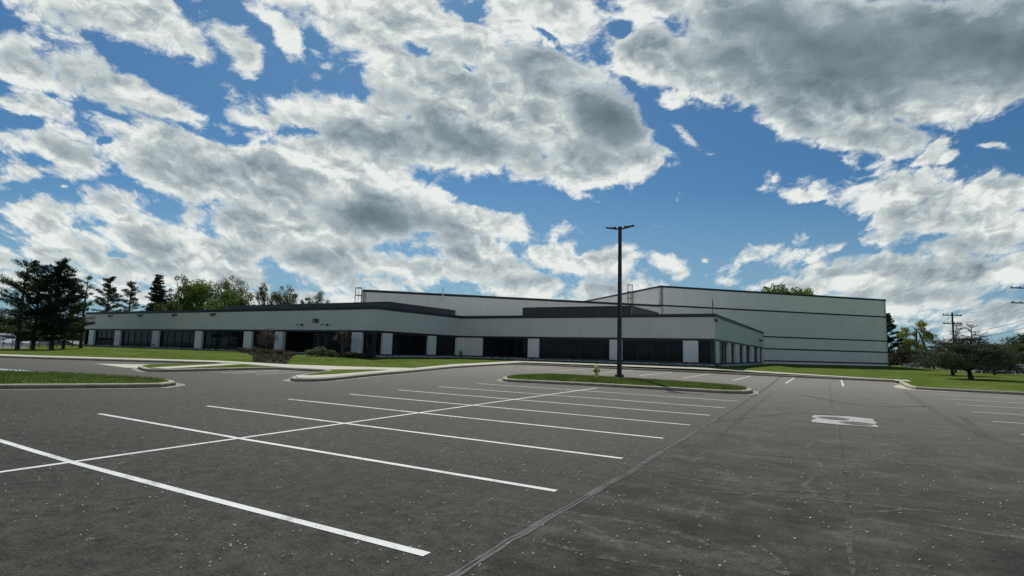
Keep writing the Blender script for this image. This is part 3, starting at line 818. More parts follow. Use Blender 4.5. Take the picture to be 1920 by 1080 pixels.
def reseed(s, t):
    global RNG
    RNG = np.random.default_rng(int(abs(s * 37 + t * 101) * 10))
NEED = 92
def conifer(name, s, t, h, r, label, group, z=None, mat=None, h0=.2, style='pine', dens=1., lean=(0, 0), whorl=.6, cat='pine tree', tops=1, leaf=(.30, .07)):
    reseed(s, t)
    z = terrain(s, t) if z is None else z
    root = thing(name, (s, t, z), label, cat, group, rz=0)
    w = MB(); V = []
    mat = mat or M_PINE
    for tp in range(tops):
        ox = 0 if tops == 1 else (tp - .5) * r * .35
        top = Vector((ox + lean[0], lean[1], h * (1 - .06 * tp)))
        tr = limb(w, (0, 0, -.3), top, .022 * h + .03, .02, .03, 8)
        zc = h * h0
        while zc < h * .985:
            u = (zc / h - h0) / (1 - h0)
            c = tr[min(8, int(zc / h * 8))].lerp(tr[min(8, int(zc / h * 8) + 1)], (zc / h * 8) % 1)
            c = Vector((c.x, c.y, min(zc, h)))
            if style == 'spruce': prof = (1 - u) ** .85; rise = -.12 + .55 * u; nb = 6
            elif style == 'pine': prof = (.55 + .5 * math.sin(min(1, u * 1.25) * math.pi)) * (1 - u ** 5 * .75); rise = .15 + .6 * u; nb = 4
            else: prof = (.35 + .75 * math.sin(u ** .8 * math.pi * .85)); rise = .5 + .6 * u; nb = 5
            for k in range(nb):
                if RNG.random() > dens * .95: continue
                a = RNG.uniform(0, 6.283); L = max(.25, r * prof * RNG.uniform(.55, 1.12))
                e = c + Vector((math.cos(a) * L, math.sin(a) * L, L * rise * RNG.uniform(.5, 1.3) + (.0 if style != 'spruce' else -.05 * L)))
                pts = limb(w, c, e, .012 * h * (1 - u * .6) * .55 + .012, .012, .15, 3)
                n = int(NEED * L * dens) + 14
                f = RNG.uniform(.22, 1.05, (n, 1)) ** .8
                P = np.array([tuple(p) for p in pts]); idx = np.clip((f[:, 0] * 3).astype(int), 0, 2); fr = (f[:, 0] * 3 - idx)[:, None]
                cen = P[idx] * (1 - fr) + P[idx + 1] * fr
                side = np.array([-math.sin(a), math.cos(a), 0]); lat = RNG.normal(size=(n, 1)) * .20 * L * (1.15 - f)
                # tufts
                nt_ = max(2, n // 9); tc = RNG.integers(0, n, nt_); cl = cen[tc] + side * lat[tc]
                own = cl[RNG.integers(0, nt_, n)]
                cen = own + RNG.normal(size=(n, 3)) * np.array([.13, .13, .07]) * (1 + .4 * L * .3)
                dd = np.array([math.cos(a), math.sin(a), .5 + rise])[None, :] * .6
                V.append(leaves(cen, leaf[0], leaf[1], .3, dirs=np.repeat(dd, n, 0)))
            zc += whorl * (1 - .35 * u) * RNG.uniform(.7, 1.3)
    finish_tree(root, w, V, M_BARK, mat)
    return root

def broadleaf(name, s, t, h, r, label, group, z=None, mat=None, trunk=.28, n=5200, leaf=.24, lumps=26, cat='tree', squash=.8, thin=1., multi=1, bark=None):
    reseed(s, t)
    z = terrain(s, t) if z is None else z
    root = thing(name, (s, t, z), label, cat, group)
    w = MB(); V = []; mat = mat or M_LEAF
    cz = h * (trunk + 1) / 2; rz = h * (1 - trunk) / 2
    centres = []
    for k in range(lumps):
        for _ in range(50):
            p = RNG.uniform(-1, 1, 3)
            if .35 < np.linalg.norm(p) < .92: break
        centres.append(Vector((p[0] * r, p[1] * r, cz + p[2] * rz)))
    fork = Vector((0, 0, h * trunk * .9))
    for q in range(multi):
        off = Vector((RNG.normal() * .1 * r, RNG.normal() * .1 * r, 0)) if multi > 1 else Vector((0, 0, 0))
        limb(w, Vector((0, 0, -.2)) + off * .3, fork + off, .022 * h + .01, .016 * h + .008, .05, 4)
    limb(w, fork, (0, 0, cz + rz * .6), .015 * h + .006, .02, .08, 4)
    for c in centres:
        b = fork.lerp(Vector((0, 0, cz)), RNG.uniform(0, .7))
        pts = limb(w, b, c, .007 * h + .006, .008, .12, 4)
        for q in range(3):
            e = c + Vector(tuple(RNG.normal(size=3))) * r * .22
            limb(w, pts[3], e, .006 * h * .4 + .005, .005, .1, 2)
    m = int(n / lumps)
    for c in centres:
        R = r * RNG.uniform(.20, .36) * thin
        d = RNG.normal(size=(m, 3)); d /= np.linalg.norm(d, axis=1)[:, None]
        rad = RNG.uniform(.25, 1, (m, 1)) ** .6 * (1 + .25 * np.sin(d[:, :1] * 5 + c.x))
        cen = np.array(tuple(c)) + d * rad * R * np.array([1, 1, squash])
        V.append(leaves(cen, leaf, leaf * .7))
    finish_tree(root, w, V, bark or M_BARK, mat)
    return root

# left group of big pines by the drive
G1 = 'big dark pines left of the office'
def T(px, dist): return at(px, dist)
s, t = T(33, 57); conifer('pine_tree', s, t, 9.0, 3.3, 'large dark pine at the left edge, leftmost of the three by the drive', G1, h0=.12, dens=1.0, z=.6, leaf=(.26, .055))
s, t = T(62, 59); conifer('pine_tree', s, t, 8.8, 2.4, 'dark pine in the middle of the three by the drive', G1, h0=.13, dens=1, mat=M_PINE_D, z=.6, whorl=.45, leaf=(.26, .055))
s, t = T(97, 58); r_ = conifer('pine_tree', s, t, 9.3, 2.3, 'dark forked pine, rightmost and tallest of the three by the drive', G1, h0=.13, dens=1.05, mat=M_PINE_D, z=.65, tops=2)
s, t = T(118, 62); conifer('pine_tree', s, t, 6.9, 2.1, 'lower green pine leaning right beside the forked dark pine', G1, h0=.2, dens=.95, z=.7, lean=(.8, .3), mat=M_PINE)
s, t = T(152, 64); conifer('pine_tree', s, t, 8.3, 1.3, 'thin nearly bare pine just left of the office corner', G1, h0=.3, dens=.42, z=.8, whorl=.45, mat=M_PINE_G)
G2 = 'trees rising behind the office roof'
for px, d, top, r, st, mt, lb, dn, h0, tp in (
    (193, 100, 12.2, 2.7, 'pine', M_PINE, 'dark green pine over the left end of the office roof', 1.0, .3, 1),
    (236, 105, 12.0, 2.2, 'pine', M_PINE, 'open-crowned pine between the left pine and the twin-topped spruce', .7, .3, 1),
    (286, 105, 13.6, 3.3, 'spruce', M_PINE_D, 'tall dark twin-topped spruce above the office roof', 1.0, .1, 2),
    (338, 112, 13.8, 2.6, 'vase', M_PINE_G, 'grey-green thin tree right of the twin-topped spruce', .8, .3, 1),
    (428, 115, 13.6, 4.0, 'vase', M_PINE_G, 'brownish open tree right of the bright green broadleaf tree', .75, .3, 1),
    (490, 125, 13.6, 2.6, 'vase', M_PINE_G, 'left one of two rounded grey-green trees above the office roof', 1.0, .3, 1),
    (528, 125, 13.3, 3.0, 'vase', M_PINE_G, 'right one of two rounded grey-green trees above the office roof', 1.0, .3, 1),
    (568, 132, 11.9, 1.8, 'vase', M_PINE_G, 'small low treetop left of the last rounded tree over the roof', .8, .3, 1),
    (596, 132, 12.6, 3.0, 'vase', M_PINE_G, 'rounded treetop nearest the caged ladder, low over the roof', .9, .3, 1)):
    s, t = T(px, d)
    if st == 'vase':
        broadleaf('open_tree', s, t, top * 1.09, r * 1.15, lb, G2, z=.9, mat=mt, n=int(2800 * r), leaf=.2, lumps=int(20 * r), trunk=.3, squash=1.1, thin=.62)
        continue
    conifer('pine_tree' if st == 'pine' else ('spruce_tree' if st == 'spruce' else 'open_tree'), s, t, top, r, lb, G2, z=.9, mat=mt, h0=h0, style=st, dens=dn, tops=tp, cat='tree', whorl=.62, leaf=(.34, .075))
s, t = T(380, 108); broadleaf('broadleaf_tree', s, t, 12.3, 6.6, 'bright green broadleaf tree above the left part of the office roof', G2, z=.9, n=19000, leaf=.34, lumps=60)
s, t = T(445, 104); broadleaf('broadleaf_tree', s, t, 9.6, 4.2, 'lower green broadleaf tree right of the bright green one, just above the roof', G2, z=.9, n=8000, leaf=.3, lumps=30, mat=leafmat('mid_leaves', (.035, .07, .015), (.12, .17, .04), .35, .5))
s, t = T(318, 104); broadleaf('broadleaf_tree', s, t, 9.4, 3.6, 'low green crown between the twin-topped spruce and the bright green tree', G2, z=.9, n=7000, leaf=.3, lumps=26, mat=leafmat('mid_leaves', (.035, .07, .015), (.12, .17, .04), .35, .5))
s, t = T(1472, 150); broadleaf('broadleaf_tree', s, t, 20.8, 8.0, 'sunlit green crown showing over the warehouse roof', None, z=.9, n=17000, leaf=.5, trunk=.35, mat=M_LEAF, lumps=60)
# behind the warehouse corner
s, t = T(1666, 122); conifer('spruce_tree', s, t, 11.0, 3.0, 'dark conifer half hidden by the right corner of the warehouse', None, z=.8, mat=M_PINE_D, style='pine', h0=.15, cat='tree', leaf=(.45, .12))
s, t = T(1690, 112); broadleaf('purple_shrub', s, t, 3.5, 3.0, 'dark reddish bush beside the right corner of the warehouse', None, z=.85, mat=leafmat('purple_leaves', (.02, .014, .014), (.055, .035, .035), .2, .6), n=3500, leaf=.22, trunk=.1, cat='bush')
s, t = T(1716, 128); broadleaf('broadleaf_tree', s, t, 10.8, 3.8, 'pale yellow-green spring tree right of the warehouse', None, z=.7, mat=M_LEAF_Y, n=7500, leaf=.26, trunk=.22, thin=.9)
s, t = T(1706, 118); broadleaf('broadleaf_tree', s, t, 5.0, 2.6, 'small bright yellow-green tree below the pale spring tree', None, z=.7, mat=M_LEAF_Y, n=5000, leaf=.26, trunk=.2)

def low_pine(px, dist, w, h0, h1, label, leaders=(), z=None, n=9500, trunk=.16, lean=.3, mat=None):
    """wide low pine: leaning trunk, layered flat pads of needles"""
    s, t = at(px, dist); z = terrain(s, t) if z is None else z; reseed(s, t)
    root = thing('low_pine', (s, t, z), label, 'pine tree', 'low spreading pines on the right lawn')
    m = MB(); V = []
    right = Vector((CY, SY, 0))     # along the picture plane for this bearing, horizontal
    f0 = Vector((0, 0, h0 * .9)) - right * lean * .4
    m.tube([(0, 0, -.2), (0, 0, 0), f0 * .5, f0], [trunk * 1.4, trunk * 1.1, trunk * .85, trunk * .7], 8)
    back = Vector((-SY, CY, 0))
    pads = 58
    cents = []
    for k in range(pads):
        a = RNG.uniform(0, 6.283); rr_ = math.sqrt(RNG.random()) * w
        hh = h0 + (h1 - h0) * RNG.uniform(.02, 1) * (1 - .4 * (rr_ / w) ** 2)
        c = right * math.cos(a) * rr_ + back * math.sin(a) * rr_ * .8 + Vector((0, 0, hh))
        cents.append(c)
        pts = limb(m, f0 + Vector((0, 0, RNG.uniform(-.1, .5) * (h1 - h0) * .5)), c, trunk * .35, .015, .12, 4)
    for c in cents:
        k = n // pads; R = w * RNG.uniform(.18, .30)
        d = RNG.normal(size=(k, 3)); cen = np.array(tuple(c)) + d * np.array([R * .6, R * .6, R * .10])
        V.append(leaves(cen, .18, .04, .5))
    for (lx, lh, tilt) in leaders:
        base = right * lx + Vector((0, 0, h1 * .7)); top = base + right * tilt + Vector((0, 0, lh - h1 * .7))
        P = limb(m, base, top, .06, .02, .05, 6)
        zz = .3
        for q in range(9):
            u = .25 + .75 * q / 8; c = base.lerp(top, u)
            for sg in (-1, 1):
                if RNG.random() < .25: continue
                L = RNG.uniform(.3, .95) * (1.1 - .5 * u)
                e = c + right * sg * L + back * RNG.uniform(-.3, .3) + Vector((0, 0, RNG.uniform(.0, .3)))
                limb(m, c, e, .03, .015, .15, 3)
                k = int(60 * L); fr = RNG.uniform(.2, 1.05, (k, 1))
                cen = np.array(tuple(c)) * (1 - fr) + np.array(tuple(e)) * fr + RNG.normal(size=(k, 3)) * .05
                V.append(leaves(cen, .14, .03, .5))
    t_ = m.build('trunk', M_BARK, root, smooth=True)
    fast_mesh('crown', np.concatenate(V), 4, mat or M_JUN, root)
low_pine(1749, 88, 2.9, .9, 3.6, 'small leaning pine farthest of the three on the right lawn', n=12000, z=terrain(*at(1749, 88)), trunk=.2)
low_pine(1784, 54, 2.9, .75, 3.5, 'low spreading pine in the middle of the three on the right lawn', n=20000)
low_pine(1817, 45, 3.0, .75, 3.25, 'low spreading pine with bare upright leaders, nearest the kerb on the right lawn', leaders=((-.95, 4.3, .05), (.15, 4.2, .15), (.55, 3.5, .5)), n=24000, trunk=.19)
low_pine(1862, 62, 2.6, .6, 2.7, 'low dark pine right of the three, behind the parked cars', n=12000, mat=M_PINE_D)
G3 = 'dark trees at the right edge'
for px, d, h, r, mt, lb in ((1890, 112, 6.4, 4.2, M_LEAF_D, 'dark rounded tree beyond the road at the right edge'), (1925, 104, 5.6, 3.6, M_LEAF_D, 'dark tree cut by the right edge of the photo'), (1948, 98, 7.2, 4, M_LEAF_D, 'large dark tree just past the right edge'),
                        (1905, 92, 4.4, 3.0, leafmat('mid_leaves', (.035, .07, .015), (.12, .17, .04), .35, .5), 'mid green tree in front of the dark trees at the right edge'),
                        (1868, 128, 5.0, 4.0, M_LEAF_D, 'dark tree behind the parked cars on the right')):
    s, t = T(px, d); broadleaf('broadleaf_tree', s, t, h, r, lb, G3, z=.55, mat=mt, n=4200, leaf=.3, trunk=.12)

# small ornamental trees, shrubs near the entrance
for px, d, h, r, lb in ((500, 54.5, 2.3, 1.0, 'bare-looking reddish ornamental tree left of the entrance'), (641, 50.5, 2.5, .85, 'small vase-shaped ornamental tree right of the entrance')):
    s, t = at(px, d)
    broadleaf('ornamental_tree', s, t, h, r, lb, 'ornamental trees by the entrance', mat=M_TWIG, n=1500, leaf=.10, trunk=.22, lumps=26, multi=4, bark=varied('pale_bark', (.16, .13, .11), .9, .2, 6), squash=1.1, thin=1.1)
M_SHRUB = leafmat('shrub_leaves', (.07, .09, .04), (.20, .23, .11), .3, 2); M_COVER = leafmat('groundcover_leaves', (.035, .035, .02), (.11, .10, .06), .3, 2)
def shrub(px, d, h, r, lb, mt, grp, n=900):
    s, t = at(px, d); root = thing('shrub', (s, t, terrain(s, t)), lb, 'shrub', grp); w = MB(); V = []; r *= .62; h *= .85
    for k in range(9):
        e = Vector((RNG.normal() * r * .45, RNG.normal() * r * .45, h * RNG.uniform(.45, .85))); limb(w, (0, 0, -.05), e, .02, .008, .1, 2)
        m_ = n // 9; c = RNG.normal(size=(m_, 3)) * np.array([r * .26, r * .26, h * .16]) + np.array(tuple(e)); V.append(leaves(c, .11, .07))
    w.build('stem', M_BARK, root); fast_mesh('foliage', np.concatenate(V), 4, mt, root)
for i, (px, d, h, r, lb, mt) in enumerate((
    (586, 49.5, .62, .75, 'pale green rounded shrub left of the pair in front of the dark entrance', M_SHRUB), (603, 49, .85, .7, 'taller pale green shrub in front of the dark entrance', M_SHRUB),
    (622, 48.5, .55, .6, 'small pale green shrub between the entrance shrubs and the vase-shaped tree', M_SHRUB), (655, 49, .45, .8, 'low grey-green shrub right of the vase-shaped tree', M_COVER),
    (672, 49, .42, .8, 'low grey-green shrub below the first pier right of the entrance', M_COVER), (692, 49, .38, .8, 'rightmost low shrub of the entrance bed', M_COVER),
    (462, 54, .5, 1.0, 'leftmost brownish shrub of the mulch bed', M_COVER), (482, 52, .6, 1.0, 'brownish shrub at the foot of the reddish tree', M_COVER),
    (506, 50, .55, .9, 'brownish shrub in the middle of the mulch bed', M_COVER), (525, 49, .6, .8, 'brownish shrub beside the left side of the entrance', M_COVER), (541, 46, .4, .6, 'rightmost brownish shrub of the mulch bed, by the walk', M_COVER))):
    shrub(px, d, h, r, lb, mt, 'shrubs planted by the entrance')
# creeping ground cover over the beds
def cover(n, poly, box):
    P = []
    while len(P) < n:
        x = RNG.uniform(box[0], box[1]); y = RNG.uniform(box[2], box[3])
        if inside(poly, x, y) and math.sin(x * 2.1 + y) + math.sin(y * 1.7 - x * .6) > -.9: P.append((x, y, terrain(x, y) + .03 + abs(RNG.normal()) * .10))
    return leaves(np.array(P), .12, .08)
V = [cover(8200, [(-54, 37.6), (-45.7, 37.6), (-39, 32.2), (-32.3, 26.2), (-36.3, 26.6), (-43, 31.5), (-51, 35.8)], (-54, -32, 26, 38)),
     cover(3600, [(-42, 37.6), (-35.2, 37.6), (-34.6, 35.6), (-38, 34.4), (-42, 36)], (-43, -34, 34, 38))]
tag(fast_mesh('ground_cover', np.concatenate(V), 4, M_COVER), 'brownish creeping plants covering the beds by the entrance', 'plants', kind='stuff')
# slender weed by the white corner panel
shrub(864, 60.8, .95, .35, 'thin twiggy plant in front of the white corner panel', M_SHRUB, None, 160)

# far woods as one mass
V = []
for px in list(range(-160, 175, 9)) + list(range(1640, 2100, 12)):
    left = px < 900
    d = RNG.uniform(150, 190) if left else RNG.uniform(170, 230)
    s, t = at(px, d); hh = (RNG.uniform(7, 11) if left else RNG.uniform(4.0, 6.5)); n = 700
    c = RNG.normal(size=(n, 3)); c /= np.linalg.norm(c, axis=1)[:, None]; c *= RNG.uniform(.4, 1, (n, 1))
    V.append(leaves(c * np.array([4.5, 4.5, hh * .5]) + np.array([s, t, .3 + hh * .45]), .8, .55))
tag(fast_mesh('distant_woods', np.concatenate(V), 4, leafmat('far_leaves', (.03, .055, .022), (.10, .14, .055), .3, .08)), 'line of far green woods along the horizon', 'woods', kind='stuff')

# grass blades on the islands and kerb edges
def blades(n, sampler, name, label, h=.08):
    P = []
    while len(P) < n:
        q = sampler()
        if q: P.append(q)
    P = np.array(P); k = len(P)
    a = RNG.uniform(0, 6.283, k); w = .012; hh = h * RNG.uniform(.5, 1.5, k)
    dx = np.cos(a) * w; dy = np.sin(a) * w; lx = RNG.normal(size=k) * hh * .4; ly = RNG.normal(size=k) * hh * .4
    A = P + np.stack([-dx, -dy, 0*a], 1); B = P + np.stack([dx, dy, 0*a], 1); C = P + np.stack([lx, ly, hh], 1)
    tag(fast_mesh(name, np.stack([A, B, C], 1).reshape(-1, 3), 3, M_BLADE), label, 'grass', kind='stuff')
def samp(poly, zf, box):
    def f():
        x = RNG.uniform(box[0], box[1]); y = RNG.uniform(box[2], box[3])
        if inside(poly, x, y): return (x, y, zf(x, y))
    return f
cin = offset_path(CIS[0], .22, True); lin = offset_path(LIS[0], .22, True)
E2 = [Vector(p) for p in CIS[0]][::2]; E3 = [Vector(p) for p in LIS[0]][::2]
def zq(E, hump):
    def f(s, t):
        d = min((Vector((s, t)) - e).length for e in E); return zl(s, t) + .146 + hump * min(1, max(0, d - .2) / 1.6)
    return f
blades(26000, samp(cin, zq(E2, .10), (-16, -3, 24, 31.5)), 'grass_blades', 'short grass blades on the lamp island')
blades(24000, samp(lin, zq(E3, .06), (-32, -20.5, 2, 13)), 'grass_blades', 'short grass blades on the left island')

# petals and grit on the asphalt
n = 22000
rx = RNG.uniform(-22, 14, n); ry = RNG.uniform(2.5, 34, n) ** 1.0
keep = (RNG.random(n) < np.clip(12 / ry, .15, 1)) & ~np.array([inside(CIS[0], a, b) or inside(LIS[0], a, b) for a, b in zip(rx, ry)])
cl = RNG.normal(size=(420, 2)) * 0
rx, ry = rx[keep], ry[keep]
k = len(rx)
# clusters
cx = RNG.uniform(-12, 10, 150); cy = RNG.uniform(3, 16, 150)
ex = np.concatenate([cx[i] + RNG.normal(size=8) * .35 for i in range(150)]); ey = np.concatenate([cy[i] + RNG.normal(size=8) * .35 for i in range(150)])
rx = np.concatenate([rx, ex]); ry = np.concatenate([ry, ey]); k = len(rx)
zz = -.0068 * rx + .00935 * ry + .012
sz = RNG.uniform(.003, .010, k) * (1 + .02 * ry); a = RNG.uniform(0, 6.283, k)
c0 = np.stack([rx, ry, zz], 1); d1 = np.stack([np.cos(a) * sz * 1.5, np.sin(a) * sz * 1.5, RNG.normal(size=k) * .002], 1); d2 = np.stack([-np.sin(a) * sz * .8, np.cos(a) * sz * .8, RNG.normal(size=k) * .003], 1)
tag(fast_mesh('fallen_petals', np.stack([c0 - d1, c0 - d2, c0 + d1, c0 + d2], 1).reshape(-1, 3), 4, varied('petals', (.42, .41, .36), .8, .4, 3)), 'pale petals and bits scattered over the asphalt', 'petals', kind='stuff')

# ------------------------------------------------------------------ fence, cars, poles
fx0, ft0 = at(-30, 63); fx1, ft1 = at(122, 66)
fence = thing('chain_link_fence', (fx0, ft0, .5), 'grey chain-link fence behind the big pines on the left', 'fence')
m = MB((fx0, ft0, .5)); A = Vector((fx0, ft0, .5)); B = Vector((fx1, ft1, .6)); nb = 9
for k in range(nb + 1):
    q = MB((fx0, ft0, .5)); p = A.lerp(B, k / nb); q.tube([p, p + Vector((0, 0, 1.35))], .04, 6); q.build('post', M_GALV, fence)
m.tube([A + Vector((0, 0, 1.3)), B + Vector((0, 0, 1.3))], .03, 6); m.tube([A + Vector((0, 0, .08)), B + Vector((0, 0, .08))], .015, 5); m.build('rail', M_GALV, fence)
m = MB((fx0, ft0, .5)); L = (B - A).length; st_ = .22; d = (B - A).normalized()
k = 0
while k * st_ < L - 1.2:
    p = A + d * k * st_
    m.bar(p + Vector((0, 0, .08)), p + d * 1.2 + Vector((0, 0, 1.28)), .008, .008); m.bar(p + d * 1.2 + Vector((0, 0, .08)), p + Vector((0, 0, 1.28)), .008, .008); k += 1
m.build('wire_mesh', M_GALV, fence)

def carpaint(name, col):
    if name in MATS: return MATS[name]
    mm = varied(name, col, .3, .05, 1); return mm
M_TYRE = varied('tyre_rubber', (.02, .02, .02), .85, .2, 8); M_CGLASS = varied('car_glass', (.012, .015, .018), .1, .2, 1)
M_HEADL = varied('headlight_glass', (.6, .6, .58), .2, .1, 5); M_TAIL = varied('tail_light_glass', (.25, .02, .015), .3, .1, 5)
def make_car(loc, rz, col, label, group, van=False):
    root = thing('parked_van' if van else 'parked_car', loc, label, 'van' if van else 'car', group, rz)
    L, W = (5.2, 1.95) if van else (4.5, 1.8)
    # side profile (x along length)
    if van:
        prof = [(-2.6, .35), (-2.6, 1.0), (-2.55, 1.95), (-2.4, 2.1), (.9, 2.1), (1.5, 1.25), (2.4, 1.05), (2.6, .8), (2.6, .35)]
        win = [(-2.35, 1.2), (-2.3, 1.85), (.85, 1.85), (1.35, 1.22)]
    else:
        prof = [(-2.25, .35), (-2.25, .8), (-2.15, .98), (-1.6, 1.0), (-1.0, 1.40), (-.2, 1.46), (.45, 1.4), (1.15, .98), (2.05, .85), (2.25, .68), (2.25, .35)]
        win = [(-1.5, 1.0), (-.95, 1.33), (.4, 1.33), (.98, .98)]
    m = MB(); n = len(prof)
    def sec(y, inset): return [(x * (1 - inset * .02), y * (1 - inset * .12 * max(0, (z - .9)) / .6), z) for x, z in prof]
    vs = sec(-W / 2 + .06, 1) + sec(-W / 2, 1) ; 
    vs = []
    for y, e in ((-W/2, 1), (-W/2 + .1, 0), (W/2 - .1, 0), (W/2, 1)):
        for x, z in prof:
            k = 1 - (.16 if z > 1.05 else 0) * 1
            vs.append((x * (.985 if e else 1), y * k, z - (.03 if e and z > .9 else 0)))
    fs = [tuple(range(n - 1, -1, -1)), tuple(range(3 * n, 4 * n))]
    for r_i in range(3):
        for i in range(n): j = (i + 1) % n; fs.append((r_i*n+i, r_i*n+j, (r_i+1)*n+j, (r_i+1)*n+i))
    m.add(vs, fs); m.build('body', col, root)
    m = MB()
    for sg in (-1, 1):
        y0 = sg * (W / 2 * .87 + .012)
        m.add([(x, (y0 if z > 1.1 else sg * (W / 2 * .97 + .012)), z) for x, z in win] , [(0, 1, 2, 3) if sg > 0 else (3, 2, 1, 0)])
    wz = 1.22 if van else 1.0; wt = 1.98 if van else 1.36; x0 = (1.5, .98) if van else (1.13, .5)
    m.add([(x0[0] + .03, -W*.40, wz + .02), (x0[0] + .03, W*.40, wz + .02), (x0[1] + .03, W*.37, wt), (x0[1] + .03, -W*.37, wt)], [(0, 1, 2, 3)])
    m.build('windows', M_CGLASS, root)
    for sx in (-1, 1):
        for sy in (-1, 1):
            c = Vector((sx * L * .30, sy * (W / 2 - .08), .33)); a = MB(); a.tube([c - Vector((0, .1, 0)), c + Vector((0, .1, 0))], .33, 14); wo = a.build('wheel', M_TYRE, root)
            a = MB(); a.tube([c - Vector((0, .11, 0)), c + Vector((0, .11, 0))], .19, 10); a.build('rim', M_GALV, wo)
    for sy in (-1, 1):
        a = MB(); a.box(L/2 - .03, L/2 + .02, sy*W*.36 - .17, sy*W*.36 + .17, .66, .78) ; a.build('headlight', M_HEADL, root)
        a = MB(); a.box(-L/2 - .02, -L/2 + .03, sy*W*.38 - .12, sy*W*.38 + .12, .72, .88); a.build('tail_light', M_TAIL, root)
    return root
WHT = carpaint('white_car_paint', (.75, .76, .78)); GRY = carpaint('silver_car_paint', (.35, .37, .39)); DRK = carpaint('dark_car_paint', (.03, .035, .045)); TEA = carpaint('teal_car_paint', (.12, .22, .24))
GL_ = 'vehicles parked beyond the left fence'; GR_ = 'vehicles parked beyond the right lawn'
for px, d, c, van, lb in ((2, 76, WHT, 1, 'white van at the left edge behind the fence'), (19, 78, TEA, 0, 'greenish car next to the leftmost van behind the fence'), (34, 76, WHT, 0, 'white car between the first and second pine trunks'),
                      (50, 78, GRY, 0, 'silver car behind the gap left of the middle pine trunk'), (67, 77, WHT, 0, 'white car just right of the middle pine trunk'), (83, 78, GRY, 0, 'silver car left of the forked pine trunk'),
                      (112, 80, DRK, 0, 'dark car right of the forked pine trunk')):
    s, t = at(px, d); make_car((s, t, .38), YAW + R_(78), c, lb, GL_, bool(van))
for px, d, c, van, lb in ((1858, 80, GRY, 0, 'silver car glimpsed under the low pines on the right'), (1880, 84, DRK, 0, 'dark car between the silver and the white vehicle on the right'), (1906, 84, WHT, 0, 'white-roofed car near the right edge beyond the lawn'),
                      (1720, 118, WHT, 1, 'white van beyond the pale yellow-green tree')):
    s, t = at(px, d); make_car((s, t, terrain(s, t) - .05 if px < 1800 else .42), YAW + R_(170), c, lb, GR_, bool(van))
# road behind the right lawn and left lot
def band(name, pts, w, dz, mat):
    mb = MB(); pp = smooth_poly(pts, False, 4); a = offset_path(pp, w/2, False); b = offset_path(pp, -w/2, False); n = len(pp)
    mb.add([(p[0], p[1], terrain(*p) + dz) for p in a] + [(p[0], p[1], terrain(*p) + dz) for p in b], [(i + n, i + n + 1, i + 1, i) for i in range(n - 1)])
    return tag(mb.build(name, mat), kind='structure')
M_ROAD = varied('road_surface', (.17, .165, .155), .9, .15, .5)
band('road', [at(1600, 170), at(1720, 130), at(1800, 105), at(1900, 86), at(2100, 66)], 7, .02, M_ROAD)
band('neighbour_lot', [at(-250, 82), at(-60, 78), at(60, 77), at(150, 79)], 12, .02, M_ROAD)

# slim black light pole left of the office
s, t = at(135, 68); r = thing('street_light', (s, t, .6), 'slim black light pole between the pines and the office corner', 'street light')
m = MB(); m.tube([(0, 0, 0), (0, 0, 3.7)], [.07, .045], 8); m.build('pole', M_BLACK, r)
m = MB(); m.bar((-.35, 0, 3.72), (.35, 0, 3.72), .2, .09); m.build('lamp_head', M_BLACK, r)

# utility poles
UP = {}
def upole(px, d, h, arms, label, z=.7, r0=.15, aw=1.25):
    s, t = at(px, d); root = thing('utility_pole', (s, t, z), label, 'utility pole', 'wooden utility poles on the right')
    m = MB(); m.tube([(0, 0, -.3), (0, 0, h)], [r0, r0 * .65], 10); m.build('pole', M_WOOD, root)
    ends = []
    for za in arms:
        a = Vector((CY, SY, 0)) * aw
        m = MB(); m.bar(-a + Vector((0, .0, za)), a + Vector((0, 0, za)), .1, .12); cm = m.build('crossarm', M_WOOD, root)
        for q in (-.92, -.5, .5, .92):
            i = MB(); p = a * q + Vector((0, 0, za)); i.lathe([(.03, .06), (.06, .1), (.035, .14), (.06, .18), (.02, .22)], p, 8); i.build('insulator', M_GALV, cm)
            ends.append(Vector((s, t, z)) + p + Vector((0, 0, .2)))
    UP[px] = ends
upole(1789, 75, 7.75, (7.4, 6.3), 'utility pole with crossarm standing behind the low pines')
upole(1938, 60, 10.3, (9.35, 7.75), 'utility pole past the right edge with two crossarms reaching in', z=.6, aw=2.0)
upole(1699, 140, 8.2, (7.7, 6.6), 'far utility pole between the warehouse and the pale spring tree', r0=.2, aw=1.6)
upole(1720, 118, 8.2, (), 'bare far pole standing in front of the pale spring tree', r0=.14)
def wire(a, b, sag, label, r=.012):
    pts = [a.lerp(b, k / 16) - Vector((0, 0, sag * 4 * (k / 16) * (1 - k / 16))) for k in range(17)]
    m = MB(); m.tube(pts, r, 5); tag(m.build('power_line', M_BLACK), label, 'power line', 'power lines between the utility poles')
P1, P3, P2 = UP[1789], UP[1938], UP[1699]
names = ['outermost', 'second', 'third', 'innermost', 'lower outermost', 'lower second', 'lower third', 'lower innermost']
for i in range(8):
    wire(P3[i], P1[i], .55 + .1 * (i % 3), f'{names[i]} wire from the near right pole to the pole behind the low pines', .008)
for i in (0, 3, 4, 7):
    wire(P1[i], P2[i], .8, f'{names[i]} wire running left from the pole behind the low pines to the far pole', .012)
for i, zz_ in enumerate((6.2, 5.4, 4.6)):
    a = Vector((*at(1938, 60), zz_ + .6)); b = Vector((*at(1789, 75), zz_ - .9 + .5))
    wire(a, b, .35, ('top', 'middle', 'bottom')[i] + ' one of three low cables at the right edge', .022)

